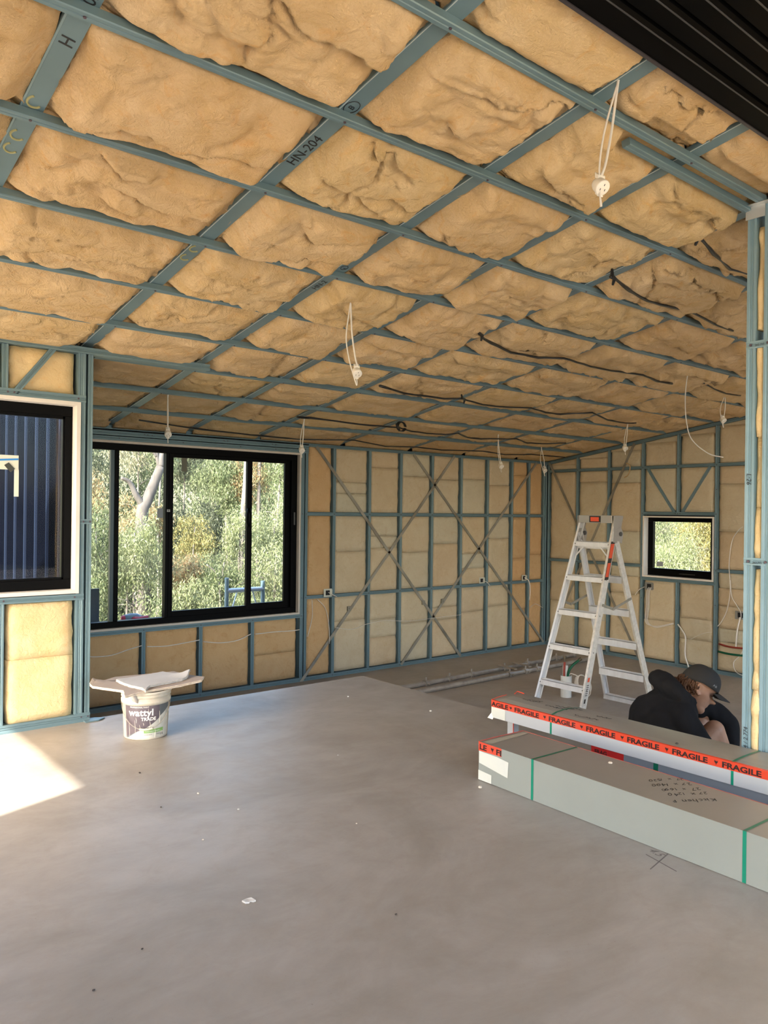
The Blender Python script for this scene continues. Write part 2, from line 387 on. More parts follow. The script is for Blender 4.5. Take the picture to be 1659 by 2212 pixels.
for c, z in ((6.227,.249), (6.538,.249), (5.135,.256)):     # tensioners
    MB().obox((c, YW-.012, z), (.02,0,.0), (0,.01,0), (0,0,.024)).cyl((c-.0, YW-.03, z), .006, .03, 8, axis=(0,1,0)).build('strap_tensioner', GALV, wb, bevel=.003)
MB().box(1.6, 8.8, YW+.11, YW+.16, -.9, .23).box(4.50, 8.8, YW+.11, YW+.16, .23, 2.3).box(1.6, 4.6, YW+.11, YW+.16, 1.895, 2.3).build('cladding', EXTW, wb)

# ------------------------------------------------------------------ window glass
def glass_mat():
    m = bpy.data.materials.new('window_glass'); m.use_nodes = True; N = m.node_tree.nodes; L = m.node_tree.links
    N.clear(); o = N.new('ShaderNodeOutputMaterial'); g = N.new('ShaderNodeBsdfGlossy'); t = N.new('ShaderNodeBsdfTransparent')
    g.inputs['Roughness'].default_value = .0; t.inputs[0].default_value = (.93,.96,.95,1)
    fr = N.new('ShaderNodeFresnel'); fr.inputs[0].default_value = 1.18; mx = N.new('ShaderNodeMixShader')
    L.new(fr.outputs[0], mx.inputs[0]); L.new(t.outputs[0], mx.inputs[1]); L.new(g.outputs[0], mx.inputs[2]); L.new(mx.outputs[0], o.inputs[0]); return m
GLASS = glass_mat()
SMEAR = mat('sticker_grey', (.30,.33,.36,1), .6)

# wide window (frame set back behind its reveal)
w1 = empty('window_1', (0,0,0), 'wide black aluminium sliding window looking onto the bush', 'window', kind='structure')
YF = YW+.040
def ybox(x0, x1, z0, z1, y0, y1): return MB().box(x0, x1, y0, y1, z0, z1)
X0 = 1.90
for nm, b in (('reveal', (X0, 4.507, 1.882, 1.902)), ('reveal', (X0, 4.507, .240, .258)), ('reveal', (4.488, 4.507, .258, 1.882)), ('reveal', (X0, X0+.02, .258, 1.882))):
    ybox(*b, YW-.004, YW+.10).build(nm, REVEAL, w1)
k = 1.0059
def zz(z): return 1.31+(z-1.31)*k
zt, zb = 1.882, .258
fr = MB()
fr.box(X0+.02, 4.487, YF, YF+.07, zz(1.820), zt).box(X0+.02, 4.487, YF, YF+.07, zb, zz(.318))
fr.box(4.42, 4.487, YF, YF+.07, zz(.318), zz(1.820)).box(X0+.02, X0+.08, YF, YF+.07, zz(.318), zz(1.82))
fr.box(2.583, 2.617, YF-.004, YF+.06, zz(.318), zz(1.820)).box(3.055, 3.085, YF, YF+.06, zz(.318), zz(1.82))
fr.build('frame', BLACKF, w1, bevel=.002)
MB().box(2.548, 2.584, YF+.012, YF+.05, zz(.318), zz(1.82)).build('mullion', mat('blue_black_mullion', (.05,.075,.09,1), .3, .3), w1)
sa = MB()       # the two sliding sashes
for x0, x1 in ((3.085, 3.955),):
    sa.box(x0, x0+.040, YF-.006, YF+.03, zz(.318), zz(1.82)).box(x1-.056, x1, YF-.006, YF+.03, zz(.318), zz(1.82))
    sa.box(x0+.04, x1-.056, YF-.006, YF+.03, zz(.318), zz(.371)).box(x0+.04, x1-.056, YF-.006, YF+.03, zz(1.784), zz(1.82))
s1 = sa.build('sash', BLACKF, w1, bevel=.002)
sa = MB(); sa.box(3.955, 4.42, YF+.03, YF+.055, zz(.318), zz(.383)).box(3.955, 4.42, YF+.03, YF+.055, zz(1.787), zz(1.82)).box(4.355, 4.42, YF+.03, YF+.055, zz(.383), zz(1.787))
sa.build('sash', BLACKF, w1)
MB().lathe((3.917, YF-.012, 1.14), [(.004,0),(.02,.01),(.028,.05),(.028,.13),(.02,.18),(.004,.19)], 12).build('handle', BLACKF, s1, smooth=True)
MB().box(4.445, 4.462, YF-.012, YF, 1.16, 1.29).build('latch', mat('dark_latch', (.05,.05,.05,1), .3), w1, bevel=.003)
for x0, x1, y in ((X0+.08, 2.55, YF+.04), (2.617, 3.055, YF+.04), (3.125, 3.899, YF+.012), (3.955, 4.355, YF+.045)):
    MB().box(x0, x1, y, y+.004, zz(.318), zz(1.82)).build('pane', GLASS, w1)
MB().box(2.99, 3.045, YF+.036, YF+.039, 1.225, 1.315).build('sticker', SMEAR, w1)
MB().box(3.21, 3.265, YF+.008, YF+.011, 1.66, 1.80).build('sticker', mat('sticker_khaki', (.16,.16,.12,1), .7), w1)
MB().box(3.064, 3.075, YF-.010, YF-.007, 1.287, 1.30).box(3.082, 3.093, YF-.010, YF-.007, 1.287, 1.30).box(3.064,3.093,YF-.010,YF-.007,1.30,1.305).box(3.064,3.093,YF-.010,YF-.007,1.282,1.287).build('lock_square', mat('lock_grey', (.5,.5,.5,1), .5), w1)

# ------------------------------------------------------------------ end wall with the small window
PX = ('X', XR)
wr = empty('wall_right', (0,0,0), 'steel-framed end wall with insulation batts and a small square window', 'wall', kind='structure')
SR = [6.765, 6.300, 5.822, 5.343, 4.878, 4.413, 3.95, 3.48, 3.0, 2.5, 2.0]
U1, U2, HD, SL = 1.878, .69, 1.325, .539
def ztop(y): return zc(y)-.02
for y in SR:
    if y == 4.878:
        stud(wr, PX, y, HD, ztop(y)-.02); stud(wr, PX, y, LF+.03, SL)
    else: stud(wr, PX, y, LF+.03, ztop(y)-.02, w=.04 if y in (5.343, 4.413) else .034)
rail(wr, PX, 6.8, 1.6, LF+.02, .04, name='bottom_plate')
rail(wr, PX, 6.8, 1.6, ztop(6.8), .036, name='top_plate', z2=ztop(1.6), proud=.004)
for i in range(len(SR)-1):
    a, b = SR[i], SR[i+1]
    rail(wr, PX, a, b, U1, .034)
    if not (4.4 < b < 4.9 or 4.4 < (a+b)/2 < 5.3): rail(wr, PX, a, b, U2, .034)
rail(wr, PX, 5.343, 4.413, HD, .036, name='lintel_rail'); rail(wr, PX, 5.343, 4.413, SL, .036, name='sill_plate')
for a, b in (((5.275,1.86),(4.925,1.34)), ((4.49,1.86),(4.825,1.34))):
    MB().ext([(u*.95, v*.8) for u, v in STUDP], (XR-.001, a[0], a[1]), (XR-.001, b[0], b[1]), (0,1,0), (1,0,0)).build('diagonal_brace', STEEL, wr)
strap_brace(wr, PX, (6.758,1.989), (5.36,-.44), .036); strap_brace(wr, PX, (5.46,2.18), (6.74,-.40), .036)
screws(wr, PX, [(y, z) for y in SR[:7] for z in (U1, LF+.02)] + [(y, .69) for y in (6.3, 5.822, 5.343, 4.413)] + [(y, HD) for y in (5.343,4.413,4.91,4.85,4.88)] + [(4.878, 1.6), (4.413, 1.6), (4.413,.95), (5.343,.95), (5.343, .3),(4.413,.3),(4.878,.2)], .0045)
for i in range(6):
    a0, a1 = SR[i+1]+.022, SR[i]-.022
    bay(wr, PX, a0, a1, U1+.02, ztop(SR[i])-.03, BATTW, slope=0)
    mid = 4.4 < (a0+a1)/2 < 5.33
    if mid:
        bay(wr, PX, a0, a1, HD+.02, U1-.02, BATTW)
        bay(wr, PX, a0, a1, LF+.05, SL-.02, BATTW, (0.05,) if i == 3 else (.12,-.12))
    else:
        bay(wr, PX, a0, a1, U2+.02, U1-.02, BATTW, ({0:(),1:(1.72,),2:(1.70,1.1)}.get(i, (1.66,1.13))))
        bay(wr, PX, a0, a1, LF+.05, U2-.02, BATTW, ({0:(.15,),1:(.42,-.05),2:(.55,.34)}.get(i, (.50,.30,.05,-.10))))
# wedge shaped tops of the bays
for i in range(6):
    a0, a1 = SR[i+1]+.022, SR[i]-.022
    _seed[0] += 1
    batt_panel(wr, PX, a1, a0, ztop(SR[i])-.045, ztop(a1)-.02, BATTW, seed=_seed[0], slope=(ztop(a0)-ztop(a1)))
MB().box(XR+.12, XR+.17, -2.2, 7.0, -.9, .572).box(XR+.12, XR+.17, -2.2, 7.0, 1.283, 3.4).box(XR+.12, XR+.17, -2.2, 4.445, .5, 1.3).box(XR+.12, XR+.17, 5.325, 7.0, .5, 1.3).build('cladding', EXTW, wr)
bb = MB()
for y0, y1 in ((1.6, 3.93),): bb.box(XR+.03, XR+.09, y0, y1, LF, 2.7)
bb.build('insulation_batt', BATTW, wr)
w2 = empty('window_2', (0,0,0), 'small square black-framed window in the end wall', 'window', kind='structure')
rv = ((4.437,5.334,1.276,1.293), (4.437,5.334,.561,.580))
for y0, y1, z0, z1 in rv: MB().box(XR-.006, XR+.115, y0, y1, z0, z1).build('reveal', REVEALW, w2)
for y0, y1 in ((5.315,5.334), (4.437,4.456)): MB().box(XR-.006, XR+.115, y0, y1, .580, 1.276).build('reveal', REVEALW, w2)
xf = XR+.085
MB().box(xf, xf+.05, 4.456, 5.315, 1.226, 1.276).box(xf, xf+.05, 4.456, 5.315, .580, .668).box(xf, xf+.05, 5.248, 5.315, .668, 1.226).box(xf, xf+.05, 4.456, 4.522, .668, 1.226).build('frame', BLACKF, w2, bevel=.003)
MB().box(xf-.006, xf+.001, 4.70, 4.90, .612, .624).build('winder', mat('winder_black', (.03,.03,.03,1), .25), w2)
MB().box(xf+.02, xf+.024, 4.522, 5.248, .668, 1.226).build('pane', GLASS, w2)
MB().box(xf+.016, xf+.019, 5.12, 5.205, .69, .745).build('sticker', SMEAR, w2)

# ------------------------------------------------------------------ near left wall with the dark window
PL = ('Y', YL)
wl = empty('wall_left', (0,0,0), 'insulated steel-framed wall beside the double stud, holding the dark window', 'wall', kind='structure')
stud(wl, PL, 1.631, .0, 2.27, w=.046); stud(wl, PL, 1.683, .0, 2.27, w=.030)
rail(wl, PL, 1.628, 1.698, 1.226, .030, name='nogging'); rail(wl, PL, 1.62, 1.70, .03, .05, name='nogging')
rail(wl, PL, -2.0, 2.48, 2.272, .040, name='top_plate', proud=.010)
rail(wl, PL, -2.0, 1.655, 1.975, .042, name='lintel_rail', proud=.004)
rail(wl, PL, -2.0, 1.655, .767, .036, name='sill_plate', proud=.004)
rail(wl, PL, -2.0, 1.70, .025, .05, name='bottom_plate', proud=.006)
for x in (1.195, .70, .2, -.3): stud(wl, PL, x, 1.99, 2.25, w=.034); stud(wl, PL, x-.01, .04, .75, w=.038)
MB().ext([(u*.9, v) for u, v in STUDP], (1.250, YL-.001, 1.975), (1.475, YL-.001, 2.275), (1,0,0), (0,1,0)).build('diagonal_brace', STEEL, wl)
screws(wl, PL, [(1.648,1.226),(1.688,1.226),(1.648,.03),(1.688,.03),(1.61,1.975),(1.21,1.975),(1.245,1.975),(1.60,.767),(1.20,.767)], .0055)
bay(wl, PL, 1.218, 1.610, .05, .745, BATTL, (.418,), rough=.008)
bay(wl, PL, .74, 1.165, .05, .745, BATTL, (.40,), rough=.008)
bay(wl, PL, 1.215, 1.605, 2.0, 2.25, BATTL, (), rough=.012, crease=.2, rec=.024)
bay(wl, PL, .72, 1.175, 2.0, 2.25, BATTL, (), rough=.012)
bb = MB().box(-2.0, .70, YL+.03, YL+.09, 0, .76).box(-2.0, .70, YL+.03, YL+.09, 1.97, 2.26); bb.build('insulation_batt', BATTL, wl)
MB().box(-2.1, 1.70, YL+.09, YL+.12, -.9, .79).box(-2.1, 1.70, YL+.09, YL+.12, 1.95, 2.4).box(1.61, 1.70, YL+.09, YL+.12, .79, 1.95).box(-2.1,-.5,YL+.09,YL+.12,.79,1.95).build('cladding', EXTW, wl)
MB().add([(1.66,YL-.045,.001),(1.74,YL-.045,.001),(1.79,YL-.01,.001),(1.74,YL+.03,.001),(1.66,YL+.03,.001),(1.66,YL-.045,.008),(1.74,YL-.045,.008),(1.79,YL-.01,.008),(1.74,YL+.03,.008),(1.66,YL+.03,.008)],[(4,3,2,1,0),(5,6,7,8,9)]+[(i,(i+1)%5,(i+1)%5+5,i+5) for i in range(5)]).build('base_plate', STEEL, wl)
w3 = empty('window_3', (0,0,0), 'black-framed window with pale reveal facing dark ribbed cladding', 'window', kind='structure')
for b in ((-.5,1.623,1.930,1.953), (-.5,1.623,.790,.812), (1.600,1.623,.812,1.930)): ybox(*b, YL-.008, YL+.10).build('reveal', REVEALW, w3)
yf = YL+.070
MB().box(-.5, 1.600, yf, yf+.05, 1.868, 1.930).box(-.5, 1.600, yf, yf+.05, .812, .872).box(1.556, 1.600, yf, yf+.05, .872, 1.868).build('frame', BLACKF, w3, bevel=.002)
MB().box(1.545, 1.556, yf+.01, yf+.04, .872, 1.868).box(.6,1.556,yf+.01,yf+.04,.872,.884).box(.6,1.556,yf+.01,yf+.04,1.852,1.868).build('sash', BLACKF, w3)
MB().box(-.5, 1.545, yf+.022, yf+.026, .872, 1.868).build('pane', GLASS, w3)
# the paper notice taped inside the glass with a blue stripe
note = mat('paper_notice', (.75,.76,.66,1), .8)
MB().box(.95, 1.295, yf+.016, yf+.019, 1.53, 1.615).box(1.272, 1.297, yf+.016, yf+.019, 1.372, 1.53).build('notice', note, w3)
MB().add([(.95,yf+.014,1.560),(1.294,yf+.014,1.588),(1.294,yf+.014,1.598),(.95,yf+.014,1.572)], [(0,1,2,3)]).build('blue_stripe', mat('blue_stripe', (.02,.25,.7,1), .6), w3)
MB().add([(1.215,yf+.012,1.555),(1.24,yf+.012,1.572),(1.275,yf+.012,1.535),(1.25,yf+.012,1.513)], [(0,1,2,3)]).build('sticker', mat('sticker_dark', (.05,.055,.05,1), .7), w3)

# bump-out side wall clad in dark ribbed steel, seen through that window
sw = empty('wall_side', (0,0,0), 'dark blue ribbed steel side of the window bay seen through the dark window', 'wall', kind='structure')
prof = []; y = YL+.12
rb = MB(); 
ys = []
while y < 8.2:
    ys += [(y, 0), (y+.035, -.040), (y+.105, -.040), (y+.125, 0)]; y += .265
ys.append((8.3, 0))
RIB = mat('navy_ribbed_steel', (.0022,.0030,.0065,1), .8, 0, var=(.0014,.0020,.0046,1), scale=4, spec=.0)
RIBF = mat('navy_rib_glint', (.022,.032,.058,1), .6, 0, spec=.0)  # thin strips on the rib corners, highlights painted in lighter navy
RIBG = mat('navy_rib_face_lit', (.006,.0085,.017,1), .8, 0, spec=.0)  # lighter copy of the navy: light on the rib faces put into colour
vs = [(1.690+d, y, z) for y, d in ys for z in (-.9, 2.5)]
rb.add(vs, [(2*i, 2*i+1, 2*i+3, 2*i+2) for i in range(len(ys)-1)])
rb.build('ribbed_sheet', RIB, sw)
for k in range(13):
    yy = YL+.12+.265*k; MB().box(1.648, 1.652, yy+.098, yy+.107, -.9, 2.45).build('rib_glint', RIBF, sw); MB().box(1.6485, 1.652, yy+.040, yy+.097, -.9, 2.45).build('rib_face_lit', RIBG, sw)
MB().box(1.694, 1.715, YL+.10, 8.3, -.9, 2.35).build('backing', EXTW, sw)

# ------------------------------------------------------------------ post and near right wall
wn = empty('wall_near', (0,0,0), 'pale blue-lit steel stud wall end standing at the slab corner', 'wall', kind='structure')
XN = 3.69
PN = ('X', XN-.02)
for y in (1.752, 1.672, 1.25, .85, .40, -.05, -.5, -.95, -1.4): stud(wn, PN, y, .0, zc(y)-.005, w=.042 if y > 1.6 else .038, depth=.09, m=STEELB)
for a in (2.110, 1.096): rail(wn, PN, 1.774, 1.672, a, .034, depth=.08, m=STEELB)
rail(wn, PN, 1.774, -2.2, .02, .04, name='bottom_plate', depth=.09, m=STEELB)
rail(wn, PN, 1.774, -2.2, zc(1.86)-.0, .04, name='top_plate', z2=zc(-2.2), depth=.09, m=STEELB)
screws(wn, PN, [(1.752, 2.110), (1.752, 1.096), (1.672, 2.110), (1.672,1.096)], .006)
for a0, a1 in ((1.688,1.737), (1.28,1.650), (.87,1.23), (.42,.83)):
    for z0, z1 in ((.05,.50), (.50,1.06), (1.11,1.35), (1.35,1.68), (1.68,2.12), (2.18,2.66)):
        _seed[0] += 1; batt_panel(wn, PN, a0, a1, z0, z1, BATTL, rec=.010, rough=.022, seed=_seed[0])
MB().box(XN+.0, XN+.06, -2.2, 1.66, 0, 2.9).build('insulation_batt', BATTL, wn)
put_text('marker_text', '9 75-4 / 2.774', .028, (XN-.0245, 1.743, .16), (0,0,1), (0,1,0), MARKER, wn, shear=.15)
put_text('marker_text', 'L:26', .032, (XN-.0245, 1.762, 1.51), (0,0,-1), (0,-1,0), MARKER, wn, shear=.2)
for z in (2.105, 1.091): put_text('marker_text', '262.715', .014, (XN-.0260, 1.731, z-.004), (0,-1,0), (0,0,1), MARKER, wn, shear=.1)

# ------------------------------------------------------------------ ceiling
ce = empty('ceiling', (0,0,0), 'raked ceiling of steel battens and rafters stuffed with golden glasswool', 'ceiling', kind='structure')
BY = [1.70, 2.235, 2.78, 3.32, 3.89, 4.46, 5.04, 5.63, 6.22]
RX = [(-.20,-.15), (.74,.80), (1.645,1.70), (2.375,2.50), (3.04,3.25), (3.77,3.98), (4.75,5.02), (5.72,5.98), (6.72,6.85), (7.66,7.82)]
BP = [(-.018,.030),(-.018,.003),(-.015,0),(-.003,0),(0,.0025),(.003,0),(.015,0),(.018,.003),(.018,.030)]
UPN = Vector((0, .148, 1)).normalized()       # square to the raked ceiling, pointing up
SLD = Vector((0, 1, -.148)).normalized()
for y in BY:
    x0 = -2.0 if y < 4.9 else 1.76
    x1 = 3.665 if y == 1.70 else XR-.01
    z = zc(y)
    MB().ext(BP, (x0, y, z), (x1, y, z), SLD, UPN).build('batten', STEEL, ce)
MB().ext(BP, (2.66, 1.766, zc(1.766)-.010), (3.668, 1.772, zc(1.772)-.010), SLD, UPN).build('batten', STEEL, ce)
MB().ext(BP, (-2.0, 5.0, zc(5.0)), (1.74, 5.0, zc(5.0)), SLD, UPN).build('batten', STEEL, ce)
bk = MB(); bk.box(3.63, 3.74, 1.66, 1.78, zc(1.7)-.004, zc(1.7)-.001); bk.box(3.662, 3.667, 1.69, 1.78, zc(1.7)-.06, zc(1.7)); bk.build('bracket', mat('zinc_bracket', (.55,.57,.56,1), .4, .5), ce)
RPF = [(-.037,0),(-.031,-.0015),(-.029,.0),(.037,0),(.037,.15),(.030,.15),(.030,.006),(-.031,.006),(-.031,.02),(-.037,.02)]
LIPM = mat('bright_cut_lip', (.62,.70,.70,1), .35, .2)
def rx(i, y): return RX[i][0] + (RX[i][1]-RX[i][0])*(y-2)/4.8
def ceil_pt(x, y, o): return Vector((x, y, zc(y))) + UPN*o
for i in range(len(RX)):
    y0, y1 = 1.36, (6.86 if RX[i][0] > 1.9 else 4.96)
    if i == 0: y1 = 4.96
    m = MB().ext(RPF, ceil_pt(rx(i,y0), y0, .031), ceil_pt(rx(i,y1), y1, .031), (1,0,0), UPN)
    ro = m.build('rafter', STEEL, ce)
    if i >= 2:
        MB().ext([(-.0345,-.0022),(-.0318,-.0022),(-.0318,.0),(-.0345,.0)], ceil_pt(rx(i,y0), y0, .031), ceil_pt(rx(i,y1), y1, .031), (1,0,0), UPN).build('lip_edge', LIPM, ro)
    # service holes punched in the web near the ends of the lap
    if i in (3, 4, 5, 6, 7):
        for yy in (3.15, 4.95): 
            q = ceil_pt(rx(i,yy), yy, .031)
            MB().cyl(q+Vector((-.0395,0,.012)), .005, .004, 8, axis=(1,0,0)).cyl(q+Vector((-.0395,.04,.012)), .005, .004, 8, axis=(1,0,0)).build('bolt_hole', HOLE, ro)
sc = MB()
for i in range(len(RX)):
    for y in BY:
        if y > 4.9 and RX[i][0] < 1.9: continue
        q = ceil_pt(rx(i,y)+.0, y, -.003); sc.cyl(q, .005, .004, 7, axis=UPN)
o = sc.build('screw_heads', SCREW, ce); o['kind'] = 'stuff'

def fbm(p, o=4): 
    return noise.fractal(p, 1.0, 2.1, o)
def ceil_batt(xa0, xa1, xb0, xb1, y0, y1, seed, big, res, end=False, side=False):
    """one batt hanging between two rafters (xa at y0, xb at y1) above the battens"""
    rnd = random.Random(seed)
    W_ = (xa1-xa0); Hh = y1-y0
    nx = max(10, int(W_/res)); ny = max(8, int(Hh/res)); vs = []
    far = smooth01((y0-3.0)/2.2)
    sag = rnd.uniform(.034, .056)*min(1, Hh/.4)*(1-.55*far)
    folds = []
    for _ in range(rnd.choice((1,2,2,3)) if big else rnd.choice((1,1,2))):
        folds.append((rnd.uniform(.15,.9), rnd.uniform(-.35,.35), rnd.uniform(.030,.070)*(1-.5*far), rnd.uniform(-.1,.4), rnd.uniform(.55,1.1), rnd.uniform(0,50)))
    tears = [(rnd.uniform(.2,.8), rnd.uniform(-.6,.6), rnd.uniform(.01,.03), rnd.uniform(0,50))] if rnd.random() < .5 else []
    bl = rnd.uniform(.75, 1.35)
    for j in range(ny+1):
        v = j/ny; y = y0+Hh*v
        # ragged sides that creep over or shrink back from the rafters
        o0 = .030*noise.noise(Vector((y*5, seed, 1)))+.012*noise.noise(Vector((y*22, seed, 7))); o1 = .030*noise.noise(Vector((y*5, seed, 31)))+.012*noise.noise(Vector((y*22, seed, 17)))
        for i in range(nx+1):
            u = i/nx; x = (xa0+(xa1-xa0)*u)*(1-v) + (xb0+(xb1-xb0)*u)*v + (o0+.002)*(1-u)**3 - (o1-.002)*u**3
            eu = min(u, 1-u)*W_; ev = min(v, 1-v)*Hh
            su = smooth01(eu/.10); sv = smooth01(ev/.10)
            d = .050 - sag*1.1*su*(.35+.65*sv) - .022*smooth01(ev/.05)*smooth01(eu/.05)
            wx = noise.noise(Vector((x*3, y*3, seed+50)))*.35; 
            b1 = abs(noise.noise(Vector((x*2.6+wx, y*4.6+wx, seed*.37)))); b2 = abs(noise.noise(Vector((x*7+wx*3, y*11, seed*.37+9))))
            b3 = abs(noise.noise(Vector((x*19+wx*6, y*27, seed*.37+19)))); b4 = noise.noise(Vector((x*55, y*60, seed)))
            amp = (.25+.75*su)*(.3+.7*sv)
            d -= bl*(1-.45*far)*(.064*b1*amp + .034*b2*amp + .011*b3) - .016 + .0018*b4
            for (v0, sl, st, u0, u1, ph) in folds:
                if u0 < u < u1:
                    fe = smooth01((u-u0)/.12)*smooth01((u1-u)/.12)
                    c = v0 + sl*(u-.5) + .12*noise.noise(Vector((x*5, ph, 0))) + .045*noise.noise(Vector((x*18, ph, 4)))
                    q = (v-c)*Hh
                    if q < 0: d -= st*fe*math.exp(q/.13)*smooth01((q+.26)/.16)*(.8+.2*smooth01(-q/.012))
                    else: d += st*.75*fe*math.exp(-q/.016)
            for (uc, sl, dp, ph) in tears:
                c = uc + sl*(v-.5) + .09*noise.noise(Vector((y*9, ph, 0)))+.03*noise.noise(Vector((y*30, ph, 0)))
                d += dp*1.6*math.exp(-((u-c)*W_/.009)**2)
            if i in (0, nx): d = .034+.016*noise.noise(Vector((y*11, seed, 2)))
            d = max(d, -.050+.042*far)
            lim = .050+.03*far
            if ev < lim: d = max(d, -.004+.006*far+(lim-ev)*.62)
            if eu < .03: d = max(d, .012+.02*far)
            if ev < .018: d = max(d, .033)
            if 1.6 < y < 1.82 and 2.6 < x < 3.75: d = max(d, .036)
            if y0 < 1.5: d = max(d, -.006)
            if y < 1.5: d = max(d, .012)
            if end and v > .8: d = min(d, .033*(1-v)*5)
            if side and u > .86: d = min(d, .034*(1-u)*7)
            vs.append(ceil_pt(x, y, d))
    fs = [(j*(nx+1)+i, j*(nx+1)+i+1, (j+1)*(nx+1)+i+1, (j+1)*(nx+1)+i) for j in range(ny) for i in range(nx)]
    rim = [i for i in range(nx+1)] + [j*(nx+1)+nx for j in range(1, ny+1)] + [ny*(nx+1)+i for i in range(nx-1, -1, -1)] + [j*(nx+1) for j in range(ny-1, 0, -1)]
    base = len(vs); vs += [vs[k]+UPN*.07 for k in rim]
    for k in range(len(rim)):
        k2 = (k+1) % len(rim); fs.append((rim[k], rim[k2], base+k2, base+k))
    m = MB(); m.v = [tuple(v) for v in vs]; m.f = fs
    return m.build('insulation_batt', BATT, ce, smooth=True)
YB = [1.36] + BY + [6.79]
for j in range(len(YB)-1):
    y0, y1 = YB[j], YB[j+1]
    for i in range(-1, len(RX)):
        if y0 > 4.9 and i < 2: continue
        if y0 < 1.6 and i > 5: continue
        L0 = (-2.0, -2.0) if i < 0 else (rx(i,y0)+.034, rx(i,y1)+.034)
        R0 = (XR-.02, XR-.02) if i == len(RX)-1 else (rx(i+1,y0)-.036, rx(i+1,y1)-.036)
        if y0 < 1.6 and L0[0] > 3.9: continue
        if i == 2 and y0 > 4.9 or i == 1 and y0 > 4.9: L0 = (max(L0[0], 1.78), max(L0[1], 1.78))
        dist = math.hypot((L0[0]+R0[0])/2, (y0+y1)/2)
        res = .0095 if dist < 3.5 else (.0135 if dist < 5 else (.021 if dist < 7 else .03))
        if i <= 0: res = .03
        ceil_batt(L0[0], R0[0], L0[1], R0[1], y0+.004, y1-.004, j*17+i*5+3, dist < 5, res, end=(j == len(YB)-2), side=(i == len(RX)-1))
# the left end cell over the window bay
ceil_batt(1.78, rx(2,5.04)-.04, 1.78, rx(2,5.63)-.04, 4.96, 5.62, 901, True, .02)
# roof deck that shuts the daylight out above the batts
rf = MB()
def roofq(x0, x1, y0, y1, o=.18, t=.03):
    a = [Vector((x, y, zc(y)+o)) for x, y in ((x0,y0),(x1,y0),(x1,y1),(x0,y1))]; b = [p+Vector((0,0,t)) for p in a]
    rf.add(a+b, [(0,3,2,1),(4,5,6,7),(0,1,5,4),(1,2,6,5),(2,3,7,6),(3,0,4,7)])
roofq(-2.1, 8.75, 1.30, 5.02); roofq(1.70, 8.75, 5.02, 7.0); roofq(XP, 8.75, -2.2, 1.30)
rf.build('roof_sheet', EXTW, ce)
MB().box(-2.1, 1.74, 5.0, 5.02, 2.2, 2.5).build('fascia', EXTW, ce)
# unseen lower-room end wall; its wide opening is added to let daylight in
wf = MB().box(XP, 4.1, -2.25, -2.2, -.9, 3.6).box(8.2, 8.7, -2.25, -2.2, -.9, 3.6).box(4.1, 8.2, -2.25, -2.2, 2.6, 3.6).box(4.1, 8.2, -2.25, -2.2, -.9, -.40).build('wall_front', BATTW); tag(wf, 'unseen end wall of the lower room with an opening added for daylight', 'wall', kind='structure')
# the side the sun comes from: an opening beyond a solid length of wall
wo = MB().box(-2.14, -2.0, -2.2, 2.54, -.9, 3.2).box(-2.14, -2.0, 2.54, 4.80, 2.40, 3.0).box(-2.14, -2.0, 4.80, 5.0, -.9, 3.0)
wo = wo.build('wall_opening', BATTL); tag(wo, 'wall with the open doorway the sun patch comes through', 'wall', kind='structure')

# handwriting on the rafters (reads up the rafter towards the window wall)
def raf_text(i, y, txt, size, dy=-1, off=0, mt=MARKER, sh=.2):
    q = ceil_pt(rx(i,y)+off, y, .0300)
    put_text('marker_text', txt, size, q, SLD*dy, Vector((1,0,0))*dy*(1), mt, ce, shear=sh, ext=.0003)
raf_text(2, 2.60, 'HN-204', .062, off=.022)
raf_text(1, 2.42, 'H', .062, off=.022); raf_text(1, 2.27, '2 02', .06, off=.022)
raf_text(3, 3.55, 'HN-2', .05, off=.02)
for i, y in ((2, 2.19), (3, 3.25)):
    q = ceil_pt(rx(i,y), y, .0298); r = .026 if i == 2 else .018
    MB().tube([q + Vector((math.cos(a)*r, 0, 0)) + SLD*math.sin(a)*r*1.3 for a in np.linspace(0, 2*PI, 20)], .0014, 5, False).build('marker_ring', MARKER, ce)
    raf_text(i, y+.014, 'B', .034 if i == 2 else .02, off=.012)
CHALK = mat('yellow_crayon', (.38,.36,.17,1), .8)
for i, y in ((1,2.72),(1,2.93),(1,3.02),(2,3.42),(2,3.52),(4,3.02)):
    q = ceil_pt(rx(i,y), y, .0298)
    MB().tube([q+Vector((math.cos(a)*.024,0,0))+SLD*math.sin(a)*.032 for a in np.linspace(.6, 4.2, 10)], .004, 5).build('crayon_mark', CHALK, ce)

# black ribbed soffit overhead
so = empty('ceiling_soffit', (0,0,0), 'black ribbed steel soffit over the camera end of the room', 'soffit', kind='structure')
ZS = 2.788
pr = [(1.420,-.0)]; y = 1.420
sh = MB(); pts = [(1.425, .10), (1.425, 0)]
y = 1.333
while y > -2.2:
    pts += [(y+.010, 0), (y+.004, -.012), (y-.004, -.012), (y-.010, .0), (y-.012, .02), (y-.020, .02), (y-.022, 0)]; y -= .0915
vs = [(x, yy, ZS+d) for yy, d in pts for x in (-2.0, 3.66)]
sh.add(vs, [(2*i, 2*i+1, 2*i+3, 2*i+2) for i in range(len(pts)-1)])
sh.build('ribbed_sheet', SOFF, so)
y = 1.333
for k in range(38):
    MB().box(-2.0, 3.66, y-.0025, y+.0025, ZS-.0135, ZS-.0118).build('rib_glint', SOFE, so); y -= .0915
MB().box(-2.0, 3.66, -2.2, 1.425, ZS+.10, ZS+.16).build('backing', SOFF, so)
MB().box(-2.0, 3.66, 1.421, 1.433, ZS-.004, ZS+.06).build('edge_trim', mat('edge_trim_metal', (.10,.09,.10,1), .3, .6), so)

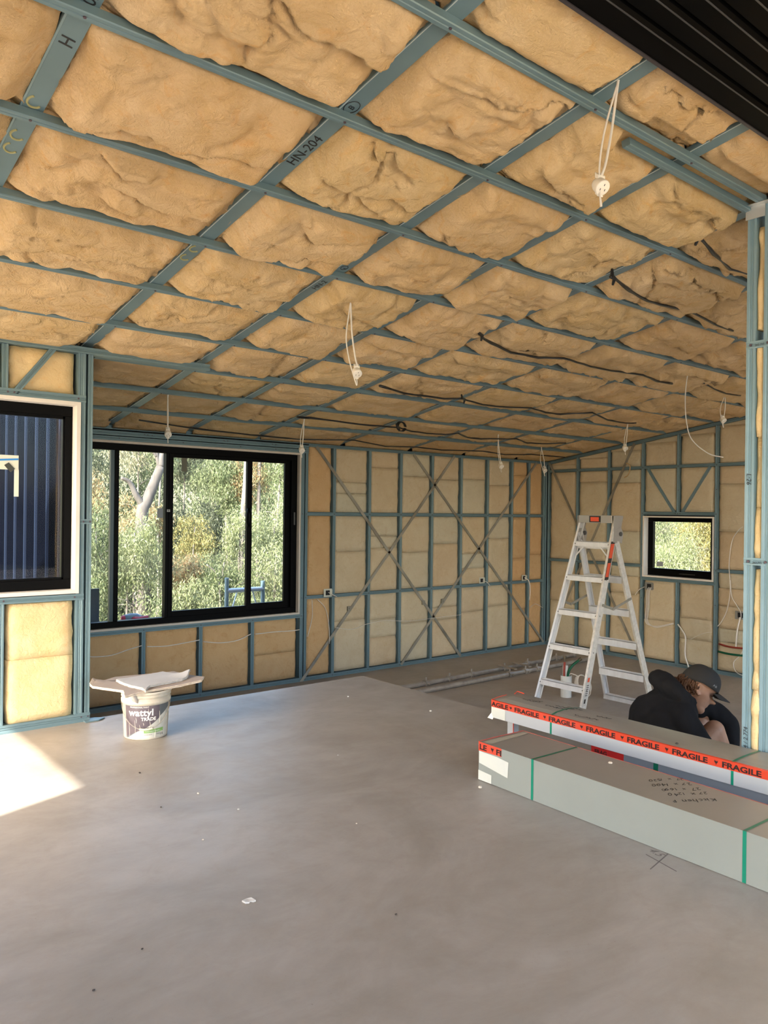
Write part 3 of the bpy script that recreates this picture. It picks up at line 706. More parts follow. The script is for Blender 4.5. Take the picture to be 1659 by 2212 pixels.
# ------------------------------------------------------------------ ground and bush outside
def hgt(x, y):
    d = max(0, y-7.2, x-9.2)
    h = -.75 - .42*min(d, 7) - .02*d
    if d > 12: h += .42*(d-12)
    if d == 0: h = -.75
    return h + .12*noise.noise(Vector((x*.3, y*.3, 0)))
gx = list(range(-24, 60, 2)); gy = list(range(-24, 60, 2))
tm = MB(); tm.v = [(x, y, hgt(x, y) if (y > 7.1 or x > 9) else min(hgt(x,y), -1.0)) for y in gy for x in gx]
n_ = len(gx); tm.f = [(j*n_+i, j*n_+i+1, (j+1)*n_+i+1, (j+1)*n_+i) for j in range(len(gy)-1) for i in range(n_-1)]
te = tm.build('terrain', mat('bush_ground', (.10,.105,.05,1), .95, var=(.20,.17,.10,1), scale=.8, bump=.02, bscale=3), None, smooth=True)
tag(te, 'scrubby bush slope falling and rising beyond the house', 'ground', kind='structure')
pad = MB().box(-14, -2.15, -6, 9, -1.2, -.10).build('ground', mat('pale_bounce_ground', (.52,.47,.40,1), .9, var=(.45,.40,.33,1), scale=3)); tag(pad, 'unseen pale ground outside the open doorway, added to bounce sunlight in', 'ground', kind='structure')  # pale ground added out of view to bounce sunlight up to the ceiling
pad2 = MB().box(-2.14, 12, -9, -2.21, -1.2, -.10).build('ground', bpy.data.materials['pale_bounce_ground']); tag(pad2, 'unseen pale ground behind the open side of the room, added to bounce light', 'ground', kind='structure')

def leafmat(name, cols, tr=.35):
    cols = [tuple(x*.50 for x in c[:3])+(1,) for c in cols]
    m = bpy.data.materials.new(name); m.use_nodes = True; n = m.node_tree; N = n.nodes; L = n.links
    b = N['Principled BSDF']; b.inputs['Roughness'].default_value = .5; b.inputs['Specular IOR Level'].default_value = .3
    ge = N.new('ShaderNodeNewGeometry'); cr = N.new('ShaderNodeValToRGB'); e = cr.color_ramp.elements
    e[0].color = cols[0]; e[1].color = cols[-1]
    for i, c in enumerate(cols[1:-1]): k = e.new((i+1)/(len(cols)-1)); k.color = c
    L.new(ge.outputs['Random Per Island'], cr.inputs[0]); L.new(cr.outputs[0], b.inputs['Base Color'])
    t = N.new('ShaderNodeBsdfTranslucent'); L.new(cr.outputs[0], t.inputs[0]); mx = N.new('ShaderNodeMixShader'); mx.inputs[0].default_value = tr
    L.new(b.outputs[0], mx.inputs[1]); L.new(t.outputs[0], mx.inputs[2]); L.new(mx.outputs[0], N['Material Output'].inputs[0])
    return m
c_ = lambda *a: tuple(a)+(1,)
LM = {'green': leafmat('leaf_green', [c_(.12,.16,.07), c_(.25,.31,.14), c_(.42,.46,.25), c_(.18,.23,.11), c_(.33,.38,.19)]),
      'light': leafmat('leaf_light', [c_(.27,.33,.14), c_(.46,.49,.26), c_(.34,.39,.18), c_(.56,.57,.36)]),
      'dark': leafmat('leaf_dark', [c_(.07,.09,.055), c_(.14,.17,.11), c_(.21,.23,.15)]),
      'olive': leafmat('leaf_olive', [c_(.13,.16,.09), c_(.23,.26,.15), c_(.35,.36,.22)]),
      'yellow': leafmat('leaf_yellow', [c_(.42,.40,.14), c_(.54,.46,.18), c_(.33,.35,.14), c_(.50,.36,.14)]),
      'orange': leafmat('leaf_orange', [c_(.56,.30,.14), c_(.60,.42,.22), c_(.42,.40,.20), c_(.58,.50,.30), c_(.34,.37,.18)]),
      'dry': leafmat('leaf_dry', [c_(.48,.40,.26), c_(.40,.40,.24), c_(.56,.50,.34), c_(.33,.35,.20)])}
BARK = mat('pale_gum_bark', (.21,.185,.165,1), .8, var=(.10,.08,.07,1), scale=9, stretch=(1,1,.25))
BARKD = mat('grey_gum_bark', (.045,.038,.036,1), .85, var=(.11,.095,.085,1), scale=9, stretch=(1,1,.25))
rng = np.random.default_rng(11)
def leaves(n, c, r, size, ncl, tight=.15):
    """n drooping narrow leaves gathered in ncl sprays inside an ellipsoid"""
    d = rng.normal(size=(ncl, 3)); d /= np.linalg.norm(d, axis=1)[:, None]
    cl = d*(rng.random((ncl,1))**.45)*np.array(r)
    idx = rng.integers(0, ncl, n)
    p = cl[idx] + rng.normal(size=(n,3))*np.array([1,1,1.25])*tight*np.array(r)
    p += np.array(c)
    a = rng.normal(size=(n,3))*.55 + np.array([0,0,-1.0]); a /= np.linalg.norm(a, axis=1)[:, None]
    b = np.cross(a, rng.normal(size=(n,3))); b /= np.linalg.norm(b, axis=1)[:, None]
    nn = np.cross(a, b); L = size*rng.uniform(.7, 1.3, (n,1)); w = L*.13
    v = np.stack([p, p+a*L*.45+b*w+nn*L*.05, p+a*L, p+a*L*.45-b*w+nn*L*.05], axis=1).reshape(-1, 3)
    me = bpy.data.meshes.new('foliage'); me.vertices.add(4*n); me.vertices.foreach_set('co', v.astype(np.float32).ravel())
    me.loops.add(4*n); me.loops.foreach_set('vertex_index', np.arange(4*n, dtype=np.int32)); me.polygons.add(n)
    me.polygons.foreach_set('loop_start', np.arange(0, 4*n, 4, dtype=np.int32))
    try: me.polygons.foreach_set('loop_total', np.full(n, 4, dtype=np.int32))
    except Exception: pass
    me.update(calc_edges=True); return me
def sapling(name, label, cat, x, y, z, r, col, n, size=.085, bark=None, lean=.2, group=None):
    t = empty(name, (x, y, hgt(x, y)-.05), label, cat, group)
    me = leaves(n, (0, 0, z-t.location.z), r, size, 34)
    f = link_mesh('foliage', me, LM[col], t); f['kind'] = 'stuff'
    m = MB(); base = Vector((random.uniform(-.3,.3)*lean*5, .1, 0)); top = Vector((0, 0, z+r[2]*.6-t.location.z))
    pts = catmull([base, base.lerp(top, .35)+Vector((.06,.02,0)), base.lerp(top, .7)-Vector((.05,0,0)), top], 4)
    m.tube(pts, list(np.linspace(.045, .012, len(pts))), 6)
    for k in range(7):
        q = base.lerp(top, random.uniform(.5,.95)); e = Vector((random.uniform(-1,1)*r[0], random.uniform(-1,1)*r[1], random.uniform(.1,.5)*r[2]))*.8
        m.tube([q, q+e*.5+Vector((0,0,.05)), q+e], [.012, .008, .004], 5)
    m.build('trunk', bark or BARK, t, smooth=True)
    return t
# (x, y, z, radius, colour, what singles it out); a point on the sight line from the room to each crown
BUSH = [
 (4.75,16,3.0,(.55,.6,.6),'dry','dry brownish gum crown at the top of the wide window beside the double stud'),
 (4.62,14,1.55,(.40,.5,.45),'orange','orange-tipped young gum seen in the narrow pane beside the double stud'),
 (4.60,13,.35,(.48,.5,.95),'green','green leafy gum filling the lower part of the narrow pane'),
 (7.75,19,3.0,(.85,.8,.65),'dry','pale dry crown around the forked grey tree'),
 (7.55,17,2.9,(.42,.5,.8),'green','green spray right of the forked grey tree'),
 (6.60,16,1.15,(.62,.5,.52),'orange','orange and yellow gum under the forked grey tree'),
 (5.60,14,.25,(.62,.6,.65),'green','mid-green gum in the middle of the second pane'),
 (5.25,13,.45,(.50,.5,.75),'light','light green gum beside the thick dark mullion'),
 (5.35,12.3,-.65,(.75,.5,.50),'green','low green scrub along the sill of the second pane'),
 (8.80,18.5,2.7,(1.05,.8,.85),'olive','olive gum crown at the top of the sliding sash'),
 (8.85,16.5,2.15,(.70,.7,.80),'green','green gum crown beside the sash handle stile'),
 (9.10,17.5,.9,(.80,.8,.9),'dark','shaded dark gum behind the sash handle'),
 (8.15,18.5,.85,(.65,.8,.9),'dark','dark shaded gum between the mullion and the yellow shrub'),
 (6.85,14,.70,(.42,.5,.45),'yellow','yellow-leaved shrub in the middle of the sliding sash'),
 (6.45,13.5,.12,(.30,.4,.38),'orange','orange patch of young gum leaves below the yellow shrub'),
 (6.95,13,-.05,(.62,.5,.65),'green','green shrub under the sash handle behind the scaffold frame'),
 (6.05,12.5,-.35,(.50,.5,.50),'light','light green scrub in the lower corner of the sliding sash'),
 (7.55,13.5,.55,(.42,.5,.70),'light','bright green spray hanging beside the sash handle'),
 (9.20,16,2.05,(.45,.6,.50),'orange','rusty orange gum crown behind pale thin trunks in the end pane'),
 (9.45,15,2.4,(.35,.6,.80),'green','green gum at the top corner of the end pane'),
 (8.65,14,.75,(.60,.6,.65),'light','pale green drooping gum in the middle of the end pane'),
 (8.05,13,-.15,(.65,.6,.80),'light','light green leafy gum behind the right scaffold post'),
 (7.25,12.4,-.60,(.60,.5,.40),'green','low green scrub under the scaffold rail'),
 (7.75,15.5,-.25,(.95,.7,.60),'olive','olive undergrowth behind the scaffold frame'),
]
for i, (x, y, z, r, col, lab) in enumerate(BUSH):
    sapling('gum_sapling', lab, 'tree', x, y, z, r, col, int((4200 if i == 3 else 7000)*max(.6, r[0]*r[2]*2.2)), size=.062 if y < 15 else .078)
BIG = [(6.2,22,2.2,(2.0,1.4,2.8),'olive','tall olive gum far behind the second pane'), (9.5,23,1.2,(2.3,1.4,2.6),'green','tall green gum far behind the sliding sash'),
       (13.0,22,1.4,(2.2,1.4,3.0),'green','tall green gum far behind the end pane'), (4.2,20,.8,(1.4,1.2,2.6),'green','green gum far behind the narrow pane'),
       (8.2,20,-.8,(2.5,1.2,1.6),'dark','dark scrub belt behind the saplings'),
       (24,14.6,.3,(1.6,1.5,2.2),'light','bright sunlit gum filling the small window'), (21,12.3,-.6,(1.2,1.2,1.4),'light','light green shrub low in the small window'),
       (27,17.0,1.4,(1.8,2.2,2.4),'green','green gum at the left edge of the small window'), (22,11.2,.9,(1.1,1.2,1.6),'yellow','yellow-green gum at the right edge of the small window')]
for x, y, z, r, col, lab in BIG:
    sapling('gum_tree', lab, 'tree', x, y, z, r, col, 17000 if x < 20 else 26000, size=.13 if x < 20 else .085)
# the forked grey tree and the pale trunks
def limbs(name, lab, x, y, paths, mt=BARKD):
    m = MB()
    for pts, r0, r1 in paths:
        c = catmull([Vector(p) for p in pts], 5); m.tube(c, list(np.linspace(r0, r1, len(c))), 9)
    t = m.build(name, mt, None, smooth=True); return tag(t, lab, 'tree')
limbs('bare_tree', 'grey forked gum trunk with bare branches in the second pane', 6, 16,
      [([(6.25,15,-3.5),(6.22,15,-.6),(6.20,15,1.1),(6.30,15,1.45),(6.45,15,1.82),(6.58,15,2.15)], .15, .085),
       ([(6.58,15,2.15),(6.60,15,2.40),(6.72,15,2.62),(6.85,15,2.9)], .075, .04),
       ([(6.56,15,2.15),(6.50,15,2.4),(6.52,15,2.9)], .05, .02), ([(6.50,15,2.35),(6.38,15,2.5),(6.15,15,2.75)], .035, .015),
       ([(6.24,15,1.35),(6.08,15,1.58),(5.95,15,1.82),(5.78,15,1.9)], .075, .03)])
limbs('bare_tree', 'thick white peeling gum trunk low in the second pane', 6.6, 16, [([(6.68,16,-3.6),(6.66,16,-.9),(6.62,16,-.2),(6.60,16,.3)], .19, .15)], BARK)
limbs('bare_tree', 'thin pale trunk standing left in the end pane', 9, 17, [([(8.6,15.5,-3.5),(8.72,15.5,.8),(8.80,15.5,2.0),(8.82,15.5,3.4)], .075, .05)], BARK)
limbs('bare_tree', 'second thin pale trunk in the middle of the end pane', 9, 17, [([(9.15,15.6,-3.5),(9.18,15.6,.8),(9.20,15.6,2.0),(9.22,15.6,3.4)], .05, .035)], BARK)
limbs('bare_tree', 'crooked thin white stem beside the scaffold post', 7, 14, [([(6.85,12.9,-2.6),(6.83,12.9,-.5),(6.76,12.9,.1),(6.55,12.9,.32)], .022, .012)], BARK)
# scaffold frame
sf = empty('scaffold_frame', (4.26, 7.9, -1.2), 'blue-grey scaffold frame with tubular top rail outside the wide window', 'scaffold')
SCF = mat('scaffold_blue_grey', (.13,.20,.25,1), .45, .4); SCL = mat('scaffold_galvanised', (.42,.48,.58,1), .4, .5)
for x, z in ((0, .545), (.465, .49)): MB().cyl((x, 0, 0), .024, 1.2+z, 14).build('post', SCF, sf, smooth=False)
MB().tube([(0,0,1.60),(.465,0,1.60)], .026, 12).build('rail', SCL, sf)
for bx0, bx1 in ((.04,.13),(.42,.33)): MB().tube([(bx0,0,1.30),(bx1,0,1.58)], .009, 8).build('brace', SCL, sf)
for x in (0, .465): MB().box(x-.06, x+.06, -.06, .06, -.05, .01).build('foot', SCL, sf)
# dark board and cordless drill outside
tag(MB().box(2.35, 2.685, 7.48, 7.50, -.8, .545).build('dark_panel', EXTW), 'dark blue-black sheet standing outside beside the double stud', 'panel')
tb = MB().box(2.5, 3.7, 7.18, 7.42, .19, .235).build('plank', mat('sun_grey_plank', (.5,.47,.42,1), .8)); tag(tb, 'grey plank ledge outside the sill carrying the drill', 'plank')
for px_ in (2.55, 3.60): MB().box(px_, px_+.05, 7.2, 7.4, -.85, .19).build('plank_leg', EXTW, tb)
dr = empty('cordless_drill', (2.92, 7.30, .235), 'red and grey cordless drill lying outside the second pane', 'drill')
RED = mat('tool_red', (.45,.03,.06,1), .4); GRY = mat('tool_grey', (.16,.22,.28,1), .4)
MB().tube([(-.06,0,.035),(.0,0,.04),(.06,0,.04),(.10,0,.038)], [.030,.036,.032,.018], 14).build('body', GRY, dr, smooth=True)
MB().tube([(-.06,0,.035),(-.09,0,.035)], [.03,.022], 12).build('motor_cap', RED, dr, smooth=True)
MB().tube([(0,-.01,.03),(.06,-.06,.025),(.14,-.09,.03)], [.022,.02,.03], 10).build('handle', RED, dr, smooth=True)
MB().tube([(.10,0,.038),(.15,0,.036)], [.012,.008], 8).build('chuck', mat('chuck_black', (.02,.02,.02,1), .4), dr)

# ------------------------------------------------------------------ step ladder
AC, LX, LY = 1.0, 5.956, 4.213
ld = empty('step_ladder', (LX, LY, LF), 'double-sided aluminium step ladder standing open in the lower room', 'ladder')
zt_ = 1.051-LF; DZ = .302          # top step height, step spacing
def wid(z): return .185+.039/1*(zt_-z)     # half width
def spr(z): return .069+.341*(zt_-z)       # half spread
def lp(side, face, z, dx=0): return Vector((face*(spr(z)+dx), -side*wid(z), z))
for side in (-1, 1):
    for face in (-1, 1):
        top = 1.747 if face < 0 else 1.60
        a, b = lp(side, face, 0.02), lp(side, face, top)
        U = Vector((face, 0, .0)); 
        prof = [(0,0),(.066,0),(.066,.020),(.063,.020),(.063,.003),(.003,.003),(.003,.020),(0,.020)] 
        d = (b-a).normalized(); V = Vector((0, -side, 0)) if True else None
        # flanges turn inwards: profile u runs from the outer face towards the middle of the ladder
        m = MB().ext([(-u, v-.010) for u, v in prof], a, b, U, Vector((0, side*-1, 0))*-1)
        m.build('leg' if True else '', ALUD if side > 0 else ALU, ld)
        MB().obox(lp(side, face, .018, -.03), (.038,0,0), (0,.016,0), (0,0,.018)).build('rubber_foot', mat('foot_black', (.02,.02,.02,1), .7), ld, bevel=.004)
def step(face, z, depth=.075):
    w = wid(z)+.005; x = face*(spr(z)-.001); m = MB()
    x0, x1 = sorted((x, x-face*depth)); 
    m.box(x0, x1, -w, w, z-.004, z)
    fx = x - face*.002
    m.box(min(x, fx), max(x, fx), -w, w, z-.048, z); bx = x-face*depth
    m.box(min(bx, bx+face*.002), max(bx, bx+face*.002), -w, w, z-(.03 if face < 0 else .062), z)
    for k in range(6): 
        xx = x-face*(.008+k*.011); m.box(min(xx,xx+face*.004), max(xx,xx+face*.004), -w, w, z, z+.0012)
    return m.build('step', ALU, ld)
for i in range(5): step(-1, zt_-DZ*i-.0+.012)
for i in range(5): step(1, zt_-DZ*i+.008)
step(1, .045)
# top platform with sides, hinge plates, spreaders and labels
CAPM = mat('cap_aluminium', (.42,.40,.37,1), .4, .5)
ct = MB().box(-.022, .125, -.176, .176, 1.750, 1.758).box(-.024, -.020, -.176, .176, 1.690, 1.758).box(.121, .125, -.176, .176, 1.72, 1.758); ct.build('top_cap', CAPM, ld, bevel=.002)
RL = mat('orange_red_label', (.75,.09,.03,1), .4); BL = mat('black_label', (.015,.013,.013,1), .4); WL = mat('pale_label', (.6,.57,.52,1), .6)
MB().box(-.0255, -.024, -.060, .060, 1.696, 1.752).build('label', BL, ld)
MB().box(-.0265, -.0255, -.042, .046, 1.704, 1.742).build('label', RL, ld)
for s in (-1, 1):
    y = -s*.190
    hpm = MB()
    for poly in ([(-.02,1.755),(.125,1.755),(.085,1.62),(-.015,1.60)], [(.02,1.64),(.085,1.66),(.125,1.60),(.105,1.51),(.02,1.54)], [(-.015,1.61),(.03,1.62),(.03,1.52),(-.035,1.50)]):
        q_ = len(poly); y_ = y-s*.0012*len(hpm.v)/8; hpm.add([(px_, y_-.003, pz_) for px_, pz_ in poly]+[(px_, y_+.003, pz_) for px_, pz_ in poly], [tuple(range(q_)), tuple(range(2*q_-1, q_-1, -1))]+[(i, (i+1)%q_, (i+1)%q_+q_, i+q_) for i in range(q_)])
    hpm.build('hinge_plate', CAPM, ld)
    MB().cyl((.080, y-.012, 1.595), .020, .024, 14, axis=(0,1,0)).build('hinge_pivot', mat('pivot_dark', (.10,.10,.10,1), .5, .4), ld)
    # folding spreader bar
    zs = .99; a = Vector((-spr(zs)+.03, y*1.18, zs)); b = Vector((spr(zs)-.03, y*1.18, zs+.03)); c = (a+b)/2+Vector((-.06,0,-.06))
    MB().bar(a, c, .022, .003, (0,0,1)).bar(c, b, .022, .003, (0,0,1)).cyl(c-Vector((0,.006,0)), .012, .012, 10, axis=(0,1,0)).build('spreader', GALV, ld)
    # gusset under the top step
    q = Vector((-spr(zt_)-.0, -s*(.17), zt_-.12)); MB().bar(q, Vector((-spr(zt_)+.005, -s*.09, zt_-.035)), .012, .004, (0,0,1)).build('gusset', ALU, ld)
# labels on the near side of the right front leg
def leglabel(z0, z1, mt, u0=.004, u1=.06, o=.0006):
    vs = []
    for z, u in ((z0,u0),(z0,u1),(z1,u1),(z1,u0)):
        p = lp(1, -1, z); vs.append((p.x+u, p.y-.0105-o, p.z))
    MB().add(vs, [(0,1,2,3)]).build('label', mt, ld)
leglabel(1.20, 1.53, BL); leglabel(1.385, 1.51, RL, .008, .056, .0014); leglabel(1.225, 1.345, RL, .010, .052, .0014)
leglabel(.17, .40, WL, .012, .054); leglabel(.36, .395, RL, .018, .046, .0014); leglabel(.19, .225, BL, .018, .04, .0014)
for k in range(6): leglabel(.25+k*.016, .256+k*.016, BL, .018, .05, .0014)
for k in range(5):
    z = zt_-DZ*k
    mm = MB()
    for s in (-1, 1):
        p = lp(s, -1, z-.01); mm.cyl((p.x-.003, p.y+s*.010, p.z), .005, .005, 8, axis=(1,0,0))
        mm.cyl((p.x+.03, p.y-s*.010, p.z), .005, .003, 8, axis=(0,-s,0))
    rv_ = mm.build('rivet', mat('rivet_grey', (.2,.2,.2,1), .4, .6) if k == 0 else bpy.data.materials['rivet_grey'], ld); rv_['kind'] = 'stuff'

# ------------------------------------------------------------------ paint bucket
BKX, BKY = 1.852, 4.385
bk = empty('paint_bucket', (BKX, BKY, 0), 'dirty white paint bucket with purple label standing on the slab', 'bucket')
BKW = mat('bucket_plastic', (.66,.62,.54,1), .5, var=(.54,.49,.40,1), scale=18)
bh = .262
def br(z): return .121+.013*z/bh
MB().lathe((0,0,0), [(0,.004),(.112,.004),(.118,0),(.121,.004),(br(.20),.20),(br(.2)+.007,.203),(br(.2)+.008,.222),(br(.23),.224),(br(.23),.236),(br(.24)+.006,.238),(br(.24)+.006,.246),(br(.25)+.002,.248),(br(.25)+.002,.254),(br(.26)+.009,.256),(br(.26)+.009,.270),(br(.26),.270),(br(.26)-.004,.25),(.112,.01),(0,.01)], 56).build('shell', BKW, bk, smooth=True)
facing = math.atan2(-BKY, -BKX)           # towards the open side of the room
def wrap(x, z, o=.0008):                  # x metres round the bucket, seen from the front
    a = facing + x/.125; r = br(z)+o
    return (math.cos(a)*r, math.sin(a)*r, z)
def patch(name, x0, x1, lo, hi, mt, o=.0008, n=40, par=None):
    m = MB(); vs = []; 
    for i in range(n+1):
        x = x0+(x1-x0)*i/n; a, b = lo(x), hi(x)
        if b < a: b = a
        vs += [wrap(x, a, o), wrap(x, b, o)]
    m.add(vs, [(2*i, 2*i+2, 2*i+3, 2*i+1) for i in range(n)]); return m.build(name, mt, par or bk)
PUR = mat('label_purple', (.095,.075,.095,1), .45, var=(.13,.11,.13,1), scale=20); DGR = mat('label_slate', (.10,.12,.135,1), .45, var=(.13,.14,.15,1), scale=20)
LWH = mat('label_white', (.62,.62,.57,1), .5, var=(.50,.50,.45,1), scale=30); LGN = mat('label_green', (.22,.42,.12,1), .45)
sw1 = lambda x: .030+.060*smooth01((x+.09)/.25)*1.2 + .05*max(0, x-.0)*2.0
patch('label', -.125, .150, lambda x: .012, lambda x: .196, LWH, .0006)
patch('label', -.125, .150, lambda x: min(.195, max(.012, .055+.62*(x+.04))), lambda x: .196, DGR, .0010)
patch('label', -.125, .075, lambda x: min(.195, max(.012, .030+.42*(x+.095)+2.2*max(0,x+.02)**2)), lambda x: .196, PUR, .0014)
def wrap_text(txt, size, x, z, mt, o=.0020, **kw):
    me = text_mesh(txt, size, ext=.00015, **kw)
    for v in me.vertices: v.co = Vector(wrap(x+v.co.x, z+v.co.y, o+v.co.z))
    me.update(); return link_mesh('lettering', me, mt, bk)
WHL = mat('lettering_white', (.80,.79,.76,1), .5)
# "front" runs left to right as the angle grows seen from outside
wrap_text('wattyl', .054, -.096, .140, WHL, bold=.0013, spacing=1.03)
wrap_text('TRADE', .026, -.026, .112, WHL, bold=.0008)
wrap_text('PROFESSIONAL PAINT', .0105, -.088, .185, WHL)
DKL = mat('lettering_dark', (.12,.12,.11,1), .5)
wrap_text('CEILING', .013, -.004, .064, DKL, bold=.0003)
patch('label', -.010, .105, lambda x: .040+.02*x, lambda x: .060+.02*x, LGN, .0018)
wrap_text('WASHABLE WHITE', .010, -.004, .046, WHL, o=.0024)
wrap_text('WATER BASED', .007, -.010, .028, DKL); wrap_text('MADE', .008, .062, .027, DKL); wrap_text('10L', .016, .084, .022, DKL, bold=.0004)
# paint runs and handle
DRIP = mat('paint_drip', (.72,.68,.60,1), .5)
for x, z0, z1 in ((-.10,.10,.02), (-.062,.115,.03), (-.055,.13,.10), (.012,.18,.13), (.02,.11,.07), (.075,.16,.09), (-.015,.1,.085), (.05,.07,.01), (.09,.05,.015), (-.035,.09,.055)):
    MB().tube([wrap(x, z0, .0015), wrap(x+.004, (z0+z1)/2, .002), wrap(x+.003, z1, .0015)], [.0006,.0014,.001], 5).build('paint_drip', DRIP, bk)
hp = []
for k in range(25):
    a = math.pi*k/24; x = -.150+.300*k/24
    ang = facing + (x/.150)*1.45; dr_ = .136+.012*math.sin(a)
    hp.append((math.cos(ang)*dr_, math.sin(ang)*dr_, .222-.155*math.sin(a)**.9))
MB().tube(hp, .0018, 6).build('wire_handle', mat('handle_wire', (.5,.48,.44,1), .4, .6), bk)
MB().tube(hp[10:15], .006, 10).build('handle_grip', BKW, bk)
for k in (0, -1): 
    v = Vector(hp[k]); MB().cyl(v*.97+Vector((0,0,v.z*.03)), .010, .012, 10, axis=(v.x, v.y, 0)).build('handle_lug', BKW, bk)
MB().tube([wrap(-.07,.262,.004), wrap(-.055,.235,.008), wrap(-.04,.215,.004)], [.018,.016,.004], 8).build('plaster_blob', mat('grey_blob', (.42,.39,.36,1), .9, bump=.002, bscale=80), bk, smooth=True)

# two broken boards lying on the bucket
def slab_poly(name, poly, z, t, mtop, medge, label, cat, curl=(), rag=.004):
    """thin board from an outline; ragged edge; curl lifts given corners"""
    P = []
    n = len(poly)
    for i in range(n):
        a = Vector(poly[i]).to_2d() if len(poly[i]) > 2 else Vector(poly[i]); b = Vector(poly[(i+1) % n])
        L = (b-a).length; k = max(1, int(L/.018))
        for j in range(k):
            q = a.lerp(b, j/k); 
            if j: q = q + Vector((random.uniform(-1,1), random.uniform(-1,1)))*rag*.6
            P.append(q)
    cx_ = sum(p.x for p in P)/len(P); cy_ = sum(p.y for p in P)/len(P)
    t_ = empty(name, (cx_, cy_, z), label, cat)
    def lift(p):
        h = 0
        for (x, y, r, l) in curl:
            d = math.hypot(p.x-x, p.y-y); h += l*max(0, 1-d/r)**1.5
        return h
    m = MB(); rings = []
    for s in (1.0, .93, .75, .5, .25): rings.append([(cx_+(p.x-cx_)*s, cy_+(p.y-cy_)*s) for p in P])
    vs = [(x-cx_, y-cy_, t+lift(Vector((x, y)))) for rg in rings for x, y in rg] + [(0,0,t+lift(Vector((cx_,cy_))))]
    N = len(P); fs = [(k*N+i, k*N+(i+1)%N, (k+1)*N+(i+1)%N, (k+1)*N+i) for k in range(4) for i in range(N)] + [(4*N+i, 4*N+(i+1)%N, 5*N) for i in range(N)]
    m.add(vs, fs); m.build('face_paper', mtop, t_)
    e = MB(); vs = []; 
    for k, (zo, off) in enumerate(((-.0002,0),(-.004,.003),(-.009,-.001),(-t,.002))):
        for p in P:
            d = Vector((p.x-cx_, p.y-cy_)); d.normalize(); o = off+random.uniform(-1,1)*rag*.35
            vs.append((p.x-cx_+d.x*o, p.y-cy_+d.y*o, t+lift(p)+zo))
    fs = [(k*N+i, k*N+(i+1)%N, (k+1)*N+(i+1)%N, (k+1)*N+i) for k in range(3) for i in range(N)] + [tuple(range(4*N-1, 3*N-1, -1))]
    e.add(vs, fs); e.build('broken_edge', medge, t_); return t_
TAU = mat('taupe_board_paper', (.42,.36,.32,1), .8, var=(.37,.31,.27,1), scale=6); EDG = mat('plaster_edge', (.80,.70,.58,1), .9, var=(.60,.50,.40,1), scale=40, bump=.002, bscale=120)
slab_poly('board_offcut', [(1.600,4.545),(1.700,4.34),(1.668,4.235),(1.76,4.25),(1.90,4.27),(2.160,4.305),(2.205,4.36),(2.150,4.665),(1.90,4.70),(1.80,4.72),(1.69,4.655),(1.660,4.70),(1.612,4.63)],
          .272, .013, TAU, EDG, 'taupe plasterboard offcut balanced on top of the bucket', 'board', curl=((1.63,4.68,.07,.03),(1.68,4.24,.10,-.008),(2.2,4.35,.2,.012)))
PAP = mat('grey_white_board', (.58,.58,.60,1), .75, var=(.52,.52,.53,1), scale=5)
slab_poly('board_offcut', [(1.742,4.56),(1.752,4.40),(1.775,4.31),(1.79,4.245),(1.845,4.315),(2.060,4.360),(2.100,4.385),(2.165,4.465),(2.115,4.47),(2.062,4.63)],
          .2865, .014, PAP, mat('grey_edge', (.66,.65,.63,1), .9, var=(.5,.48,.45,1), scale=50, bump=.002, bscale=120), 'smaller grey-white plasterboard offcut lying on the taupe board', 'board', curl=((2.16,4.45,.12,.035),(1.79,4.24,.05,-.012),(1.76,4.55,.1,.006)), rag=.006)

# ------------------------------------------------------------------ long packs on the right
PKS = mat('pack_white_film', (.285,.315,.295,1), .38, var=(.27,.295,.275,1), scale=3); PKT = mat('pack_top_shaded', (.255,.235,.20,1), .36, var=(.29,.265,.23,1), scale=2.5, spec=.5)  # taupe tops: dim warm ceiling light on the white wrap put into colour
PK2 = mat('pack_white_bright', (.43,.455,.485,1), .32); STR = mat('green_strap', (.0,.22,.135,1), .35); STD = mat('green_strap_top_shaded', (.02,.17,.10,1), .4)  # strap runs darker across the pack tops: dimmer light put into colour
TAPE = mat('fragile_tape_red', (.66,.07,.035,1), .18, spec=.7); TAPK = mat('tape_lettering', (.03,.012,.012,1), .35)
CLT = mat('clear_tape', (.66,.68,.62,1), .2, var=(.62,.65,.62,1), scale=12)
def goblet(parent, org, xd, yd, s):
    """the broken-glass mark between the words"""
    m = MB(); X = Vector(xd).normalized(); Y = Vector(yd).normalized(); Nn = X.cross(Y)
    pts = [(-.5,1),(-.1,.75),(.05,.9),(.2,.7),(.5,1),(.48,.55),(.2,.3),(.07,.25),(.07,.08),(.25,0),(-.25,0),(-.07,.08),(-.07,.25),(-.2,.3),(-.48,.55)]
    m.add([Vector(org)+X*a*s*.8+Y*b*s+Nn*.0006 for a, b in pts], [tuple(range(len(pts)))]); me = m.mesh(); return link_mesh('goblet_mark', me, TAPK, parent)
dpk = Vector((-.033, -.9994, 0)).normalized(); npk = Vector((-dpk.y*-1, dpk.x, 0))   # length, across
npk = Vector((.9994, -.033, 0))
def pk(o, s, w, z): return Vector(o) + dpk*s + npk*w + Vector((0,0,z))
